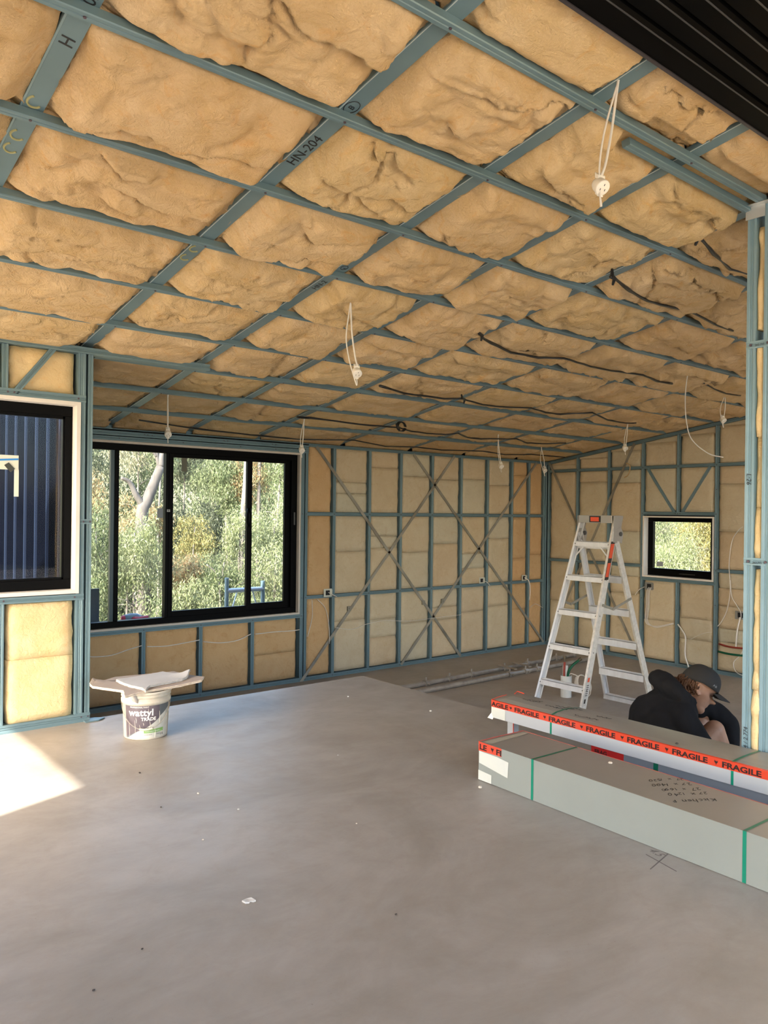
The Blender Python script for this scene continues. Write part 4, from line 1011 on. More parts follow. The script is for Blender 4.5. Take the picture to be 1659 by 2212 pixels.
# front pack
O1 = (2.827, 2.667, 0)
p1 = empty('long_pack', O1, 'wide low white pack nearest the camera with handwriting on top', 'package')
def q1(s, w, z): return dpk*s + npk*w + Vector((0,0,z))
L1, W1_, H1 = 3.6, .320, .187
m = MB(); m.add([q1(0,0,.002),q1(L1,0,.002),q1(L1,W1_,.002),q1(0,W1_,.002),q1(0,0,H1-.001),q1(L1,0,H1-.001),q1(L1,W1_,H1-.001),q1(0,W1_,H1-.001)], [(0,3,2,1),(4,5,6,7),(0,1,5,4),(1,2,6,5),(2,3,7,6),(3,0,4,7)]); m.build('wrap', PKS, p1)
m = MB(); m.add([q1(.0,.001,H1-.002),q1(L1,.001,H1-.002),q1(L1,W1_-.001,H1-.002),q1(0,W1_-.001,H1-.002),q1(.0,.001,H1),q1(L1,.001,H1),q1(L1,W1_-.001,H1),q1(0,W1_-.001,H1)], [(0,3,2,1),(4,5,6,7),(0,1,5,4),(1,2,6,5),(2,3,7,6),(3,0,4,7)]); m.build('shaded_top', PKT, p1)
def quad(parent, name, pts, mt, o=None):
    me = MB().add(pts, [tuple(range(len(pts)))]).mesh(); return link_mesh(name, me, mt, parent)
for s, tw in ((.345,0), (1.338,.0), (2.35,0)):
    quad(p1, 'strap', [q1(s-.006,-.0012,.003),q1(s+.008,-.0012,.003),q1(s+.008,-.0012,H1+.0008),q1(s-.006,-.0012,H1+.0008)], STR)
    quad(p1, 'strap', [q1(s-.006,-.0012,H1+.0012),q1(s+.006,-.0012,H1+.0012),q1(s+.004,W1_,H1+.0012),q1(s-.008,W1_,H1+.0012)], STD)
tp = quad(p1, 'fragile_tape', [q1(0,-.0016,H1-.043),q1(.153,-.0016,H1-.038),q1(.153,-.0016,H1+.001),q1(0,-.0016,H1+.001)], TAPE)
put_text('lettering', 'LE', .036, q1(.006,-.0022,H1-.034), dpk, (0,0,1), TAPK, tp, bold=.0012, sx=1.4); put_text('lettering', 'FI', .036, q1(.118,-.0022,H1-.034), dpk, (0,0,1), TAPK, tp, bold=.0012, sx=1.4)
goblet(tp, q1(.094,-.0022,H1-.030), dpk, (0,0,1), .022)
quad(p1, 'clear_tape', [q1(.005,-.0018,.085),q1(.195,-.0022,.060),q1(.200,-.0022,.135),q1(.125,-.0018,.142),q1(.005,-.0018,.143)], CLT)
quad(p1, 'clear_tape', [q1(.001,-.0026,.003),q1(.09,-.0026,.003),q1(.09,-.0026,.045),q1(.001,-.0026,.05)], CLT)
quad(p1, 'clear_tape', [q1(.02,.01,H1+.0015),q1(.07,.01,H1+.0015),q1(.05,.30,H1+.0015),q1(.02,.31,H1+.0015)], mat('tape_taupe', (.45,.42,.34,1), .25))
redge = mat('tape_red_edge', (.42,.08,.06,1), .4)
MB().tube([q1(0,-.001,H1+.001), q1(-.001,.1,H1+.002), q1(-.001,W1_,H1+.001)], .0022, 5).build('tape_edge', redge, p1)
MB().tube([q1(0,W1_+.001,H1), q1(L1,W1_+.001,H1)], .0016, 5).build('tape_edge', redge, p1)
INK = MARKER
def handwrite(txt, size, org, xdir, ydir, parent, seed=1):
    """separate pen letters, each a little turned and shifted"""
    rnd = random.Random(seed); X = Vector(xdir).normalized(); Y = Vector(ydir); Y = (Y-X*Y.dot(X)).normalized(); Zn = X.cross(Y); mb = MB(); x = 0
    for ch in txt:
        if ch == ' ': x += size*.42; continue
        me = text_mesh(ch, size*rnd.uniform(.85, 1.12), ext=.0002, bold=-.0006); a = rnd.uniform(-.16, .16); dy = rnd.uniform(-.10,.10)*size
        w = max(v.co.x for v in me.vertices)
        vs = [Vector(org)+X*(x+v.co.x*math.cos(a)-v.co.y*math.sin(a)+.25*v.co.y)+Y*(v.co.x*math.sin(a)+v.co.y*math.cos(a)+dy)+Zn*v.co.z for v in me.vertices]
        mb.add(vs, [tuple(p.vertices) for p in me.polygons]); x += w+size*.10; bpy.data.meshes.remove(me)
    return link_mesh('handwriting', mb.mesh(), INK, parent)
xd, yd = Vector((-.62, .40, 0)), Vector((-.40, -.62, 0))
for k, (t, org, sz) in enumerate((('Kitchen F', (3.010,1.555), .045), ('27 x 1240', (3.050,1.612), .038), ('27 x 1690', (3.075,1.660), .038), ('27 x 1400', (3.100,1.712), .038), ('27 x 1530', (3.130,1.760), .038))):
    handwrite(t, sz, Vector((org[0]-O1[0], org[1]-O1[1], H1+.0012)), xd, yd, p1, seed=k+3)
# back pack, resting on the lower slate pack
O2 = (3.38, 3.092, 0); ZB, ZT = .130, .229
p2 = empty('long_pack', (O2[0], O2[1], ZB), 'narrow white pack with red fragile tape lying behind the wide pack', 'package')
def q2(s, w, z): return Vector((0,-1,0))*s + Vector((1,0,0))*w + Vector((0,0,z-ZB))
L2, W2_ = 4.0, .262
nprof = [(0, ZB), (0, ZT-.002), (.004, ZT), (.05, ZT+.012), (.11, ZT+.018), (.18, ZT+.014), (.235, ZT+.005), (W2_-.003, ZT), (W2_, ZT-.003), (W2_, ZB)]
vs = []; ss = [0, .02, .06, .15, .4, .8, 1.2, 2.0, 4.0]
for s in ss:
    hump = 1.0 if s < .1 else math.exp(-(s-.1)/.9); hump *= .35+.65*smooth01(s/.05)
    for w, z in nprof:
        zz_ = z if z <= ZT else ZT+(z-ZT)*hump
        vs.append(q2(s, w, zz_))
n_ = len(nprof); fs = []
for k in range(len(ss)-1): fs += [(k*n_+i, k*n_+i+1, (k+1)*n_+i+1, (k+1)*n_+i) for i in range(n_-1)] + [(k*n_+n_-1, k*n_, (k+1)*n_, (k+1)*n_+n_-1)]
fs += [tuple(range(n_)), tuple(range((len(ss)-1)*n_, len(ss)*n_))[::-1]]
MB().add(vs, fs).build('wrap', PK2, p2)
vs = []
for s in ss:
    hump = 1.0 if s < .1 else math.exp(-(s-.1)/.9); hump *= .35+.65*smooth01(s/.05)
    for w, z in nprof[2:8]:
        zz_ = z if z <= ZT else ZT+(z-ZT)*hump
        vs.append(q2(s, w, zz_+.0012))
MB().add(vs, [(k*6+i, k*6+i+1, (k+1)*6+i+1, (k+1)*6+i) for k in range(len(ss)-1) for i in range(5)]).build('shaded_top', PKT, p2)
# tape: face strip and the part folded over the top edge
t0, t1 = ZT-.037, ZT+.001
tv = []; ts = list(np.linspace(-.001, 3.0, 40))
for s in ts:
    j = .0025*noise.noise(Vector((s*6, 3, 0)))
    tv += [q2(s, -.0016, t0+j), q2(s, -.0016, t1), q2(s, .010+j*2, ZT+.0026)]
tpf = link_mesh('fragile_tape', MB().add(tv, [f for k in range(len(ts)-1) for f in ((3*k, 3*k+3, 3*k+4, 3*k+1), (3*k+1, 3*k+4, 3*k+5, 3*k+2))]).mesh(), TAPE, p2)
for k in range(-1, 13):
    s0 = 3.092-2.919+.24*k
    if k == -1: put_text('lettering', 'AGILE', .034, q2(s0+.070, -.0024, t0+.006), (0,-1,0), (0,0,1), TAPK, tpf, bold=.0012, sx=1.38)
    else: put_text('lettering', 'FRAGILE', .034, q2(s0, -.0024, t0+.006), (0,-1,0), (0,0,1), TAPK, tpf, bold=.0012, sx=1.38)
    goblet(tpf, q2(s0+.214, -.0024, t0+.009), (0,-1,0), (0,0,1), .020)
quad(p2, 'clear_tape', [q2(.0,-.0014,ZB+.004),q2(.105,-.0014,ZB+.001),q2(.105,-.0014,t0+.002),q2(-.0,-.0014,t0+.002)], CLT)
MB().add([q2(.002,0,ZB+.03), q2(-.02,-.012,ZB-.005), q2(.012,-.004,ZB-.010), q2(.02,0,ZB+.01)], [(0,1,2,3)]).build('tape_flap', CLT, p2)
for s in (.428, 1.42, 2.4):
    quad(p2, 'strap', [q2(s-.006,-.0012,ZB),q2(s+.006,-.0012,ZB),q2(s+.006,-.0012,t0),q2(s-.006,-.0012,t0)], STR)
    hp_ = math.exp(-max(0,(s-.1))/.9)
    vv = []
    for w, z in nprof[2:8]:
        zz_ = (z if z <= ZT else ZT+(z-ZT)*hp_)+.003; vv += [q2(s-.006, w, zz_), q2(s+.006, w, zz_)]
    link_mesh('strap', MB().add(vv, [(2*i, 2*i+1, 2*i+3, 2*i+2) for i in range(5)]).mesh(), STD, p2)
random.seed(5)
sq = MB()
for s, w, n in ((.13,.10,5), (.16,.13,4), (.30,.10,6), (.34,.14,5), (.40,.17,4), (.52,.07,6), (.60,.15,4)):
    x = s; pts = []
    for k in range(n*4):
        x += .006; pts.append(q2(x+random.uniform(-.004,.004), w+random.uniform(-.012,.012)+k*.0008, ZT+.026*math.exp(-max(0,x-.1)/.9)*.75+.001))
    sq.tube(pts, .0008, 4)
sq.build('handwriting', INK, p2)
MB().tube([q2(-.002,.0,ZT+.002), q2(-.002,.07,ZT+.010), q2(-.002,.13,ZT+.012)], .002, 5).build('tape_edge', TAPE, p2)
MB().tube([q2(.0,.20,ZT+.008), q2(-.01,.235,ZT+.016), q2(.02,.262,ZT+.004)], .003, 5).build('tape_edge', TAPE, p2)
# lower slate pack and the white end block carrying the narrow pack
SLT = mat('slate_blue_wrap', (.17,.20,.245,1), .4)
p3 = empty('long_pack', (3.40, 2.42, 0), 'slate grey pack lying under the narrow white pack', 'package')
MB().box(0, .22, -3.4, 0, 0, ZB-.001).build('wrap', SLT, p3, bevel=.003)
tq = MB().box(-.0015, .0, -.19, .0, .085, ZB-.001).build('fragile_tape', mat('tape_dark_red', (.45,.02,.02,1), .3), p3)
put_text('lettering', 'FRAG', .030, (-.002, -.02, .090), (0,-1,0), (0,0,1), TAPK, tq, bold=.001)
MB().box(-.0016, 0, -.366-.012, -.366+.012, 0, ZB-.001).build('strap', mat('strap_dark_green', (.0,.12,.07,1), .4), p3)
eb = empty('end_block', (3.50, 3.045, 0), 'small white upright block under the tip of the narrow pack', 'block')
MB().box(0, .05, -.012, .030, 0, ZB-.001).build('block', PK2, eb)
MB().box(-.001, .003, -.016, -.012, 0, ZB-.001).build('red_edge', TAPE, eb)

# crumbs and litter
CR = mat('plaster_crumb', (.70,.62,.52,1), .9); CW = mat('white_crumb', (.62,.61,.58,1), .8); CD = mat('dark_crumb', (.06,.05,.045,1), .8)
def crumb(x, y, z, s, mt, lab, name='plaster_crumb', grp=None):
    bm = bmesh.new(); bmesh.ops.create_icosphere(bm, subdivisions=1, radius=s)
    for v in bm.verts: v.co *= random.uniform(.75, 1.2); v.co.z *= .6
    mz = min(v.co.z for v in bm.verts)
    for v in bm.verts: v.co.z -= mz
    me = bpy.data.meshes.new(name); bm.to_mesh(me); bm.free(); o = link_mesh(name, me, mt); o.location = (x, y, z); o.scale = (.75,.75,.75); return tag(o, lab, 'crumb', grp)
for x, y, z, s, mt, lab in ((3.536,3.772,0,.013,CW,'white plaster crumb near the slab edge left of the narrow pack'),
    (3.342,4.414,0,.010,CW,'white crumb on the slab close to the slab corner'), (2.743,2.576,0,.014,CR,'buff plaster crumb beside the front end of the wide pack'),
    (3.047,2.067,H1+.001,.014,CR,'buff plaster crumb resting on top of the wide pack'), (2.504,3.391,0,.006,CW,'tiny white crumb in the middle of the slab'),
    (1.707,3.036,0,.008,CW,'small pale crumb in front of the bucket on bare slab'), (1.557,3.754,0,.008,CD,'small dark chip nearest the bucket'),
    (1.657,3.322,0,.009,CR,'small reddish chip between the sun patch and the slab centre'), (1.453,3.266,0,.007,CD,'dark speck just below the tip of the sun patch'),
    (1.442,2.845,0,.006,CR,'tiny brown chip left of the slab centre'), (.763,2.134,0,.006,CD,'black speck near the bottom of the slab, lower one of the left pair'),
    (.946,2.248,0,.005,CD,'black speck upper one of the left pair at the bottom'), (1.667,1.931,0,.006,CD,'black speck straight below the slab centre'),
    (3.409,1.953,ZT+.006,.012,CD,'dark chip resting on top of the narrow pack'), (3.10,2.80,0,.010,CW,'white crumb on the slab left of the wide pack end'),
    (3.30,2.95,0,.009,CW,'white crumb beside the white end block'), (2.02,2.60,0,.005,CR,'faint brown chip right of the slab centre')):
    crumb(x, y, z, s, mt, lab)
wc = MB(); wc.add([(-.022,-.002,0),(-.01,.014,0),(.006,.016,0),(.024,.002,0),(.016,-.004,0),(.006,-.001,0),(.004,-.012,0),(-.008,-.014,0)]+[(-.022,-.002,.005),(-.01,.014,.004),(.006,.016,.007),(.024,.002,.005),(.016,-.004,.006),(.006,-.001,.004),(.004,-.012,.005),(-.008,-.014,.006)],
       [tuple(range(8))[::-1], tuple(range(8,16))]+[(i,(i+1)%8,(i+1)%8+8,i+8) for i in range(8)])
o = wc.build('plastic_chip', CW); o.location = (1.337, 2.303, .0002); o.rotation_euler = (0,0,-.7); tag(o, 'flat white plastic chip lying alone on the near slab', 'litter')

# ------------------------------------------------------------------ lower room: props on the floor, pipe stub, cables
PIPE = mat('dull_galvanised_tube', (.42,.39,.35,1), .35, .35, var=(.28,.25,.22,1), scale=10)
def prop(y0, y1, x0, x1, lab, cuffs, r=.026):
    t = empty('steel_prop', (x0, y0, LF+r), lab, 'steel prop'); d = Vector((x1-x0, y1-y0, 0))
    MB().tube([(0,0,0), d*.55], r, 14).tube([d*.5, d], r*.82, 14).build('tube', PIPE, t)
    for c in cuffs:
        q = d*c; u = d.normalized(); MB().tube([q-u*.025, q+u*.025], r+.009, 14).build('collar', PIPE, t)
        MB().cyl(q+Vector((0,0,r)), .009, .035, 8).cyl(q-Vector((0,r+.04,0)), .007, .09, 8, axis=(0,1,0)).build('locking_pin', PIPE, t)
    MB().obox(d, u*.004, (0,.05,0), (0,0,.0) if False else (0,0,.024)).build('end_plate', PIPE, t); return t
prop(5.85, 5.98, 4.55, 8.00, 'dull steel prop lying on the lower floor nearer the braced wall', (.26,.36,.46,.62,.74,.90))
prop(5.63, 5.70, 4.60, 7.95, 'dull steel prop lying parallel on the side nearer the ladder', (.56,.64,.70))
for cx0, cl_ in ((6.62, 'flat clamp strip across the two props, farther from the ladder'), (6.86, 'flat clamp strip across the two props, nearer the ladder')):
    tag(MB().obox((cx0,5.83,LF+.062), (.02,.14,0), (-.02,.003,0), (0,0,.006)).build('clamp_strip', PIPE), cl_, 'clamp')
st = empty('pipe_stub', (6.215, 4.722, LF), 'white drain pipe stub with red and green water pipes rising from it', 'pipe')
PVC = mat('white_pvc', (.60,.61,.58,1), .45); RP = mat('red_water_pipe', (.28,.035,.02,1), .4); GP = mat('green_water_pipe', (.0,.09,.04,1), .4)
MB().lathe((0,0,0), [(.052,0),(.052,.205),(.047,.205),(.047,.02),(0,.02)], 26).build('drain_pipe', PVC, st, smooth=False)
MB().lathe((.012,.02,.0), [(.026,0),(.026,.30),(.022,.30),(.022,.1)], 18).build('conduit', PVC, st)
MB().tube([(-.02,.008,.05),(-.018,.01,.25),(-.010,.012,.335)], .011, 10).build('hot_pipe', RP, st)
MB().cyl((-.010,.012,.335), .009, .05, 10).cyl((-.010,.012,.375), .018, .018, 8).build('fitting', mat('brass_fitting', (.12,.10,.07,1), .4, .6), st)
MB().tube(catmull([(.008,-.01,.05),(.012,-.012,.22),(.04,-.04,.30),(.095,-.085,.36)], 5), .012, 10).build('cold_pipe', GP, st)
MB().cyl((.09,-.08,.355), .017, .03, 8, axis=(.6,-.5,.5)).build('fitting', bpy.data.materials['brass_fitting'], st)
coil = MB()
for k in range(7):
    c = Vector((6.345, 4.615, LF+.115)); pts = []
    R_ = Vector((.77,-.637,0)); sx = .055+.004*k; sz = .105-.003*k
    for a in np.linspace(0, 2*PI, 26): pts.append(c + (R_*math.cos(a)*sx) + Vector((.3,.36,1)).normalized()*math.sin(a)*sz + Vector((.01,.012,0))*(k-3)*.6 + R_*(.018*math.sin(a)*-1))
    coil.tube(pts, .0042, 5, False)
coil.tube(catmull([(6.30,4.65,LF+.20),(6.275,4.67,LF+.215),(6.245,4.70,LF+.22),(6.235,4.71,LF+.15)], 4), .0042, 5)
tag(coil.build('cable_coil', CABLE, None, smooth=True), 'coil of white cable leaning against the pipe stub', 'cable')

# outlet brackets and cables on the walls
ZNB = mat('bright_zinc_bracket', (.62,.63,.55,1), .4, .4)
def bracket(plane, c, z, lab, mt=ZNB, w=.105, h=.085):
    if plane == 'Y': t = empty('outlet_bracket', (c, YW-.010, z), lab, 'outlet bracket'); ax, ay = Vector((1,0,0)), Vector((0,1,0))
    else: t = empty('outlet_bracket', (XR-.010, c, z), lab, 'outlet bracket'); ax, ay = Vector((0,-1,0)), Vector((1,0,0))
    Zv = Vector((0,0,1)); m = MB(); hw, hh, iw, ih = w/2, h/2, w*.26, h*.30
    for a0, a1, b0, b1 in ((-hw,-iw,-hh,hh),(iw,hw,-hh,hh),(-iw,iw,ih,hh),(-iw,iw,-hh,-ih)):
        m.obox(ax*(a0+a1)/2+Zv*(b0+b1)/2, ax*(a1-a0)/2, ay*.001, Zv*(b1-b0)/2)
    m.obox(ax*hw, ax*.001, ay*.010, Zv*hh*.8); m.build('plate', mt, t, bevel=.0008)
    MB().obox(ay*.010, ax*iw, ay*.008, Zv*ih).build('recess', HOLE, t); return t
bracket('Y', 4.855, .441, 'bright zinc outlet bracket beside the wide window jamb')
bracket('Y', 7.215, .462, 'zinc outlet bracket near the middle of the braced wall', w=.095, h=.075)
bracket('Y', 8.020, .458, 'zinc outlet bracket nearest the room corner', w=.095, h=.075)
GZB = mat('grey_zinc_bracket', (.30,.30,.28,1), .4, .5)
bracket('X', 5.235, .452, 'grey outlet bracket under the small window', GZB, .11, .09)
bracket('X', 4.120, .223, 'grey outlet bracket beside the post low on the end wall', GZB, .12, .09)
def cable(pts, lab, r=.004, mt=CABLE, name='cable', sm=5, n=6, cat='cable', grp=None):
    return tag(MB().tube(catmull(pts, sm), r, n).build(name, mt, None, smooth=True), lab, cat, grp)
yw = YW-.016
cable([(4.86,yw,.445),(4.885,yw-.01,.43),(4.93,yw-.03,.405),(4.955,yw-.02,.395)], 'short white cable poking out of the bracket beside the window jamb')
cable([(7.225,yw,.455),(7.27,yw-.03,.44),(7.33,yw-.04,.38)], 'short white cable from the bracket in the middle of the braced wall')
cable([(8.02,yw,.46),(8.07,yw-.03,.42),(8.09,yw-.04,.30),(8.10,yw-.02,.16)], 'white cable tail hanging from the bracket nearest the corner', .007)
cable([(4.65,yw,.38),(4.655,yw,.20),(4.60,yw,.0)], 'thin white cable running down beside the window jamb', .0035)
cable([(4.72,yw,.38),(4.82,yw,.28),(4.87,yw,.10),(4.88,yw,-.10)], 'white cable curving down the orange batt beside the jamb', .0035)
for k, (pp, lab) in enumerate((([(2.31,.050),(2.40,.030),(2.55,.028),(2.70,.062),(2.82,.085)], 'first bay from the double stud'), ([(2.87,.070),(3.05,.058),(3.25,.070),(3.38,.082)], 'second bay from the double stud'),
        ([(3.42,.062),(3.60,.034),(3.78,.040),(3.93,.088)], 'third bay from the double stud'), ([(3.98,.082),(4.20,.085),(4.40,.078),(4.50,.082)], 'bay nearest the jamb under the wide window'))):
    cable([(x, yw+.003, z) for x, z in pp], 'white cable swagged across the '+lab, .0045)
cable([(4.95,yw,.065),(5.18,yw,.028),(5.40,yw,.07),(5.65,yw,.085),(6.0,yw,.05),(6.34,yw,.055),(6.85,yw,.06)], 'thin grey cable strung along the lower bays of the braced wall', .003)
cable([(8.14,yw,.06),(8.25,yw,.10),(8.40,yw,.04)], 'thin grey cable in the last lower bay before the corner', .003)
xw = XR-.018
X_ = lambda L: [(xw, y, z) for y, z in L]
for dy, nm in ((0,'leftmost'), (.018,'middle'), (.034,'rightmost')):
    cable(X_([(5.235-dy,.44),(5.262-dy,.36),(5.262-dy,.20),(5.278-dy,.05),(5.235-dy,-.010),(5.11,-.012-dy*.5),(4.905,.048-dy*.3)]), f'white cable hanging from the bracket under the small window, {nm} of the three', .0042)
cable(X_([(5.29,.44),(5.36,.40),(5.42,.33)]), 'white cable crossing the stud left of the bracket under the small window', .004)
cable(X_([(4.85,.04),(4.80,-.02),(4.755,-.10),(4.757,-.30),(4.71,-.44)]), 'pair of white cables dropping to the floor plate under the small window', .008)
cable(X_([(4.70,-.12),(4.62,-.07),(4.52,-.02),(4.44,0.0)]), 'thin grey cable slanting across the batt under the small window', .003)
cable(X_([(4.10,1.19),(4.15,1.15),(4.22,1.03),(4.25,.80),(4.24,.60),(4.235,.45),(4.27,.26),(4.33,.13),(4.375,.07)]), 'long white cable looping down left of the post to the stud', .0045)
cable(X_([(4.235,.60),(4.215,.42),(4.16,.33),(4.115,.26),(4.11,.20)]), 'white cable branching to the bracket beside the post', .0045)
cable(X_([(4.12,.20),(4.150,.06),(4.160,-.05),(4.165,-.13)]), 'flat bundle of white cable below the bracket beside the post', .009)
cable(X_([(4.02,.0),(4.065,-.12),(4.12,-.22),(4.185,-.30),(4.155,-.40),(4.03,-.46+.02)]), 'white cable loop hanging low beside the post', .0045)
cable([(xw, 4.355, -.120),(xw-.005, 4.20, -.135),(xw, 3.90, -.118)], 'dark red water pipe run across the bay beside the post', .011, RP, 'water_pipe', cat='pipe')
cable([(xw, 4.365, -.206),(xw-.005, 4.20, -.214),(xw, 3.90, -.200)], 'dark green water pipe run below the red one', .012, GP, 'water_pipe', cat='pipe')
cable([(XR-.02, 5.56, 1.94),(XR-.03, 5.50, 1.90),(XR-.02, 5.53, 1.80),(XR-.03, 5.58, 1.76)], 'torn orange scrap of glasswool behind the strap by the socket drop', .006, BATTO, 'glasswool_scrap', cat='scrap')

# ------------------------------------------------------------------ hanging plug bases
def drop(top, bot, spread, label, lean=.0, s=1.0, cross=False, rz=0):
    """a round plug base hanging on a loop of flat cable from the ceiling"""
    t = empty('hanging_plug_base', bot, label, 'plug base', 'plug bases hanging from the ceiling on loops of cable')
    R_ = Vector((.77,-.637,0)); F_ = Vector((.637,.77,0)); top = Vector(top)-Vector(bot); H_ = top.z
    # the body: cup with a three pin face tilted to the room
    ax = (-F_*.55 + Vector((0,0,-.55)) + R_*.25).normalized()
    bz = ax; U = ax.cross(Vector((0,0,1))).normalized(); V = ax.cross(U)
    def cup(prof, n=22):
        m = MB(); vs = [U*math.cos(2*PI*k/n)*r+V*math.sin(2*PI*k/n)*r+ax*z for r, z in prof for k in range(n)]
        m.add(vs, [(i*n+k, i*n+(k+1)%n, (i+1)*n+(k+1)%n, (i+1)*n+k) for i in range(len(prof)-1) for k in range(n)]); return m
    cup([(0,-.032*s),(.021*s,-.032*s),(.025*s,-.02*s),(.027*s,.006*s),(.026*s,.010*s),(.0235*s,.011*s),(0,.011*s)]).build('body', WHITEPL, t, smooth=True)
    m = MB()
    for a in (PI/2, PI/2+2.1, PI/2-2.1):
        c = U*math.cos(a)*.011*s - V*math.sin(a)*.011*s + ax*.0115*s; m.obox(c, U*.0012*s, V*.0035*s, ax*.0004)
    m.build('pin_slots', HOLE, t)
    MB().obox(Vector((0,0,.030*s))-ax*.012*s, U*.016*s, ax*.012*s, Vector((0,0,.010*s))).build('cable_clamp', WHITEPL, t, bevel=.002)
    MB().obox(Vector((0,0,-.030*s))-ax*.018*s, U*.012*s, ax*.010*s, Vector((0,0,.008*s))).build('cable_clamp', WHITEPL, t, bevel=.002)
    k = -1 if cross else 1
    a = catmull([top, top*.72+R_*spread*.15*k, top*.45+R_*spread*.25*k, top*.2+R_*spread*.1*k, Vector((0,0,.040*s))], 5)
    b = catmull([top+R_*.012, top*.72-R_*spread*.35, top*.42-R_*spread*1.0, top*.15-R_*spread*.85, Vector((0,0,-.055*s))-R_*spread*.15, Vector((0,0,-.062*s)), Vector((0,0,-.038*s))-ax*.01], 5)
    MB().tube(a, .0048*s, 6).build('cable', CABLE, t, smooth=True); MB().tube(b, .0036*s, 6).build('cable', CABLE, t, smooth=True)
    return t
drop((2.345,1.585,2.86), (2.300,1.623,2.440), .020, 'plug base nearest the black soffit on a long narrow loop of cable', s=1.0)
drop((2.635,3.505,2.56), (2.668,3.475,2.078), .045, 'plug base hanging in the middle of the ceiling on two crossing cables', s=1.0, cross=True)
drop((2.539,5.675,2.22), (2.544,5.670,1.878), .004, 'plug base hanging straight in front of the wide window head', s=1.0)
drop((3.952,5.924,2.16), (3.938,5.934,1.852), .018, 'plug base hanging by the right head corner of the wide window', s=1.0)
drop((6.385,5.80,2.19), (6.420,5.772,1.815), .020, 'plug base hanging before the middle of the braced wall', s=1.0, cross=True)
drop((7.545,6.15,2.13), (7.590,6.118,1.830), .035, 'plug base hanging beside the corner studs', s=1.05)
drop((7.366,4.83,2.32), (7.350,4.844,2.015), .018, 'plug base hanging before the strap brace of the end wall', s=1.05)
drop((7.224,3.69,2.49), (7.216,3.695,2.210), .035, 'plug base hanging nearest the post high on the end wall', s=1.0)
cable([(6.07,3.414,2.53),(6.055,3.43,2.30),(6.06,3.42,2.08),(6.10,3.39,1.93),(6.20,3.30,1.82),(6.29,3.22,1.79)], 'single loose cable end hanging from the ceiling without a plug base', .0048)

# black straps slung along the batts
def sling(pts, label, w=.016):
    P = [Vector(p)*.978+Vector((0,0,1.31*.022)) for p in pts]; full = []
    for i in range(len(P)-1): 
        for j in range(4): full.append(P[i].lerp(P[i+1], j/4))
    full.append(P[-1]); full = [Vector(p)+Vector((0,0,.004*noise.noise(Vector((p.x*9, p.y*9, 0))))) for p in full]
    rs = [w*(.45+.4*abs(noise.noise(Vector((p.x*4, 7, 0))))) for p in full]
    t = empty('film_strap', full[0], label, 'strap', 'black film straps slung along the ceiling')
    o = full[0]
    MB().tube([p-o for p in full], rs, 6).build('strap', BLKTAPE, t, smooth=True)
    return t
def knot(t, p):
    q = Vector(p)*.978+Vector((0,0,1.31*.022))-t.location; MB().tube([q+Vector((-.05,-.03,.03)), q+Vector((-.02,-.01,.005)), q+Vector((.02,0,0)), q+Vector((.03,.02,-.03))], [.007,.011,.012,.006], 6).build('knot', BLKTAPE, t)
a = sling([(3.70,2.12,2.705),(3.735,2.05,2.712),(3.97,2.10,2.695),(4.25,2.15,2.68),(4.50,2.13,2.69),(4.8,2.10,2.72)], 'black film strap ending just above the post top'); knot(a, (3.72,2.06,2.71))
MB().box(-.045,.045,-.02,.03,.0,.012).build('wrap', BLKTAPE, a)
b = sling([(3.74,2.575,2.630),(3.80,2.58,2.628),(4.00,2.62,2.61),(4.25,2.655,2.60),(4.52,2.66,2.612),(4.74,2.65,2.62),(5.10,2.68,2.60),(5.39,2.70,2.608)], 'black film strap in the second row from the black soffit'); knot(b, (3.77,2.58,2.63))
c = sling([(3.72,3.56,2.49),(3.85,3.63,2.47),(4.22,3.72,2.445),(4.51,3.71,2.445),(4.73,3.65,2.462),(5.10,3.68,2.45),(5.39,3.69,2.455),(5.79,3.66,2.465),(6.05,3.69,2.45),(6.31,3.70,2.455)], 'black film strap with a knotted tail in the middle row'); knot(c, (3.76,3.58,2.475))
d = sling([(3.91,4.80,2.30),(4.22,4.87,2.28),(4.67,4.86,2.28),(4.85,4.82,2.292),(5.15,4.86,2.275),(5.40,4.88,2.28),(5.74,4.80,2.295),(6.0,4.84,2.28),(6.24,4.85,2.285),(6.55,4.70,2.315),(6.95,4.80,2.285),(7.33,4.84,2.285),(7.49,4.81,2.295)], 'long black film strap starting behind the middle plug base'); knot(d, (4.86,4.82,2.29))
e = sling([(3.90,5.90,2.140),(3.97,5.86,2.142),(4.57,5.89,2.132),(5.02,5.87,2.135),(5.25,5.94,2.122),(5.50,5.97,2.118),(5.74,5.95,2.125),(5.85,5.87,2.138),(6.10,5.98,2.12),(6.32,5.99,2.12),(6.76,5.86,2.142),(7.05,5.95,2.12),(7.34,5.94,2.128),(7.60,5.82,2.148)], 'long black film strap tied in loops above the window head', .016); knot(e, (5.02,5.87,2.135))
ek = MB()
for k in range(3): ek.tube([(Vector((.03+k*.02,0,.0))+Vector((math.cos(q)*.05, .01*k, math.sin(q)*.045))) for q in np.linspace(0, 6.0, 14)], .005, 5)
o_ = ek.build('loops', BLKTAPE, e); o_.location = Vector((5.02,5.87,2.15))*.978+Vector((0,0,1.31*.022))-e.location
lo = MB().tube([(math.cos(q)*.07, math.sin(q)*.03, .0) for q in np.linspace(0, 2*PI, 18)], .007, 5, False).build('loop', BLKTAPE, e); lo.location = (.02,-.02,.0)
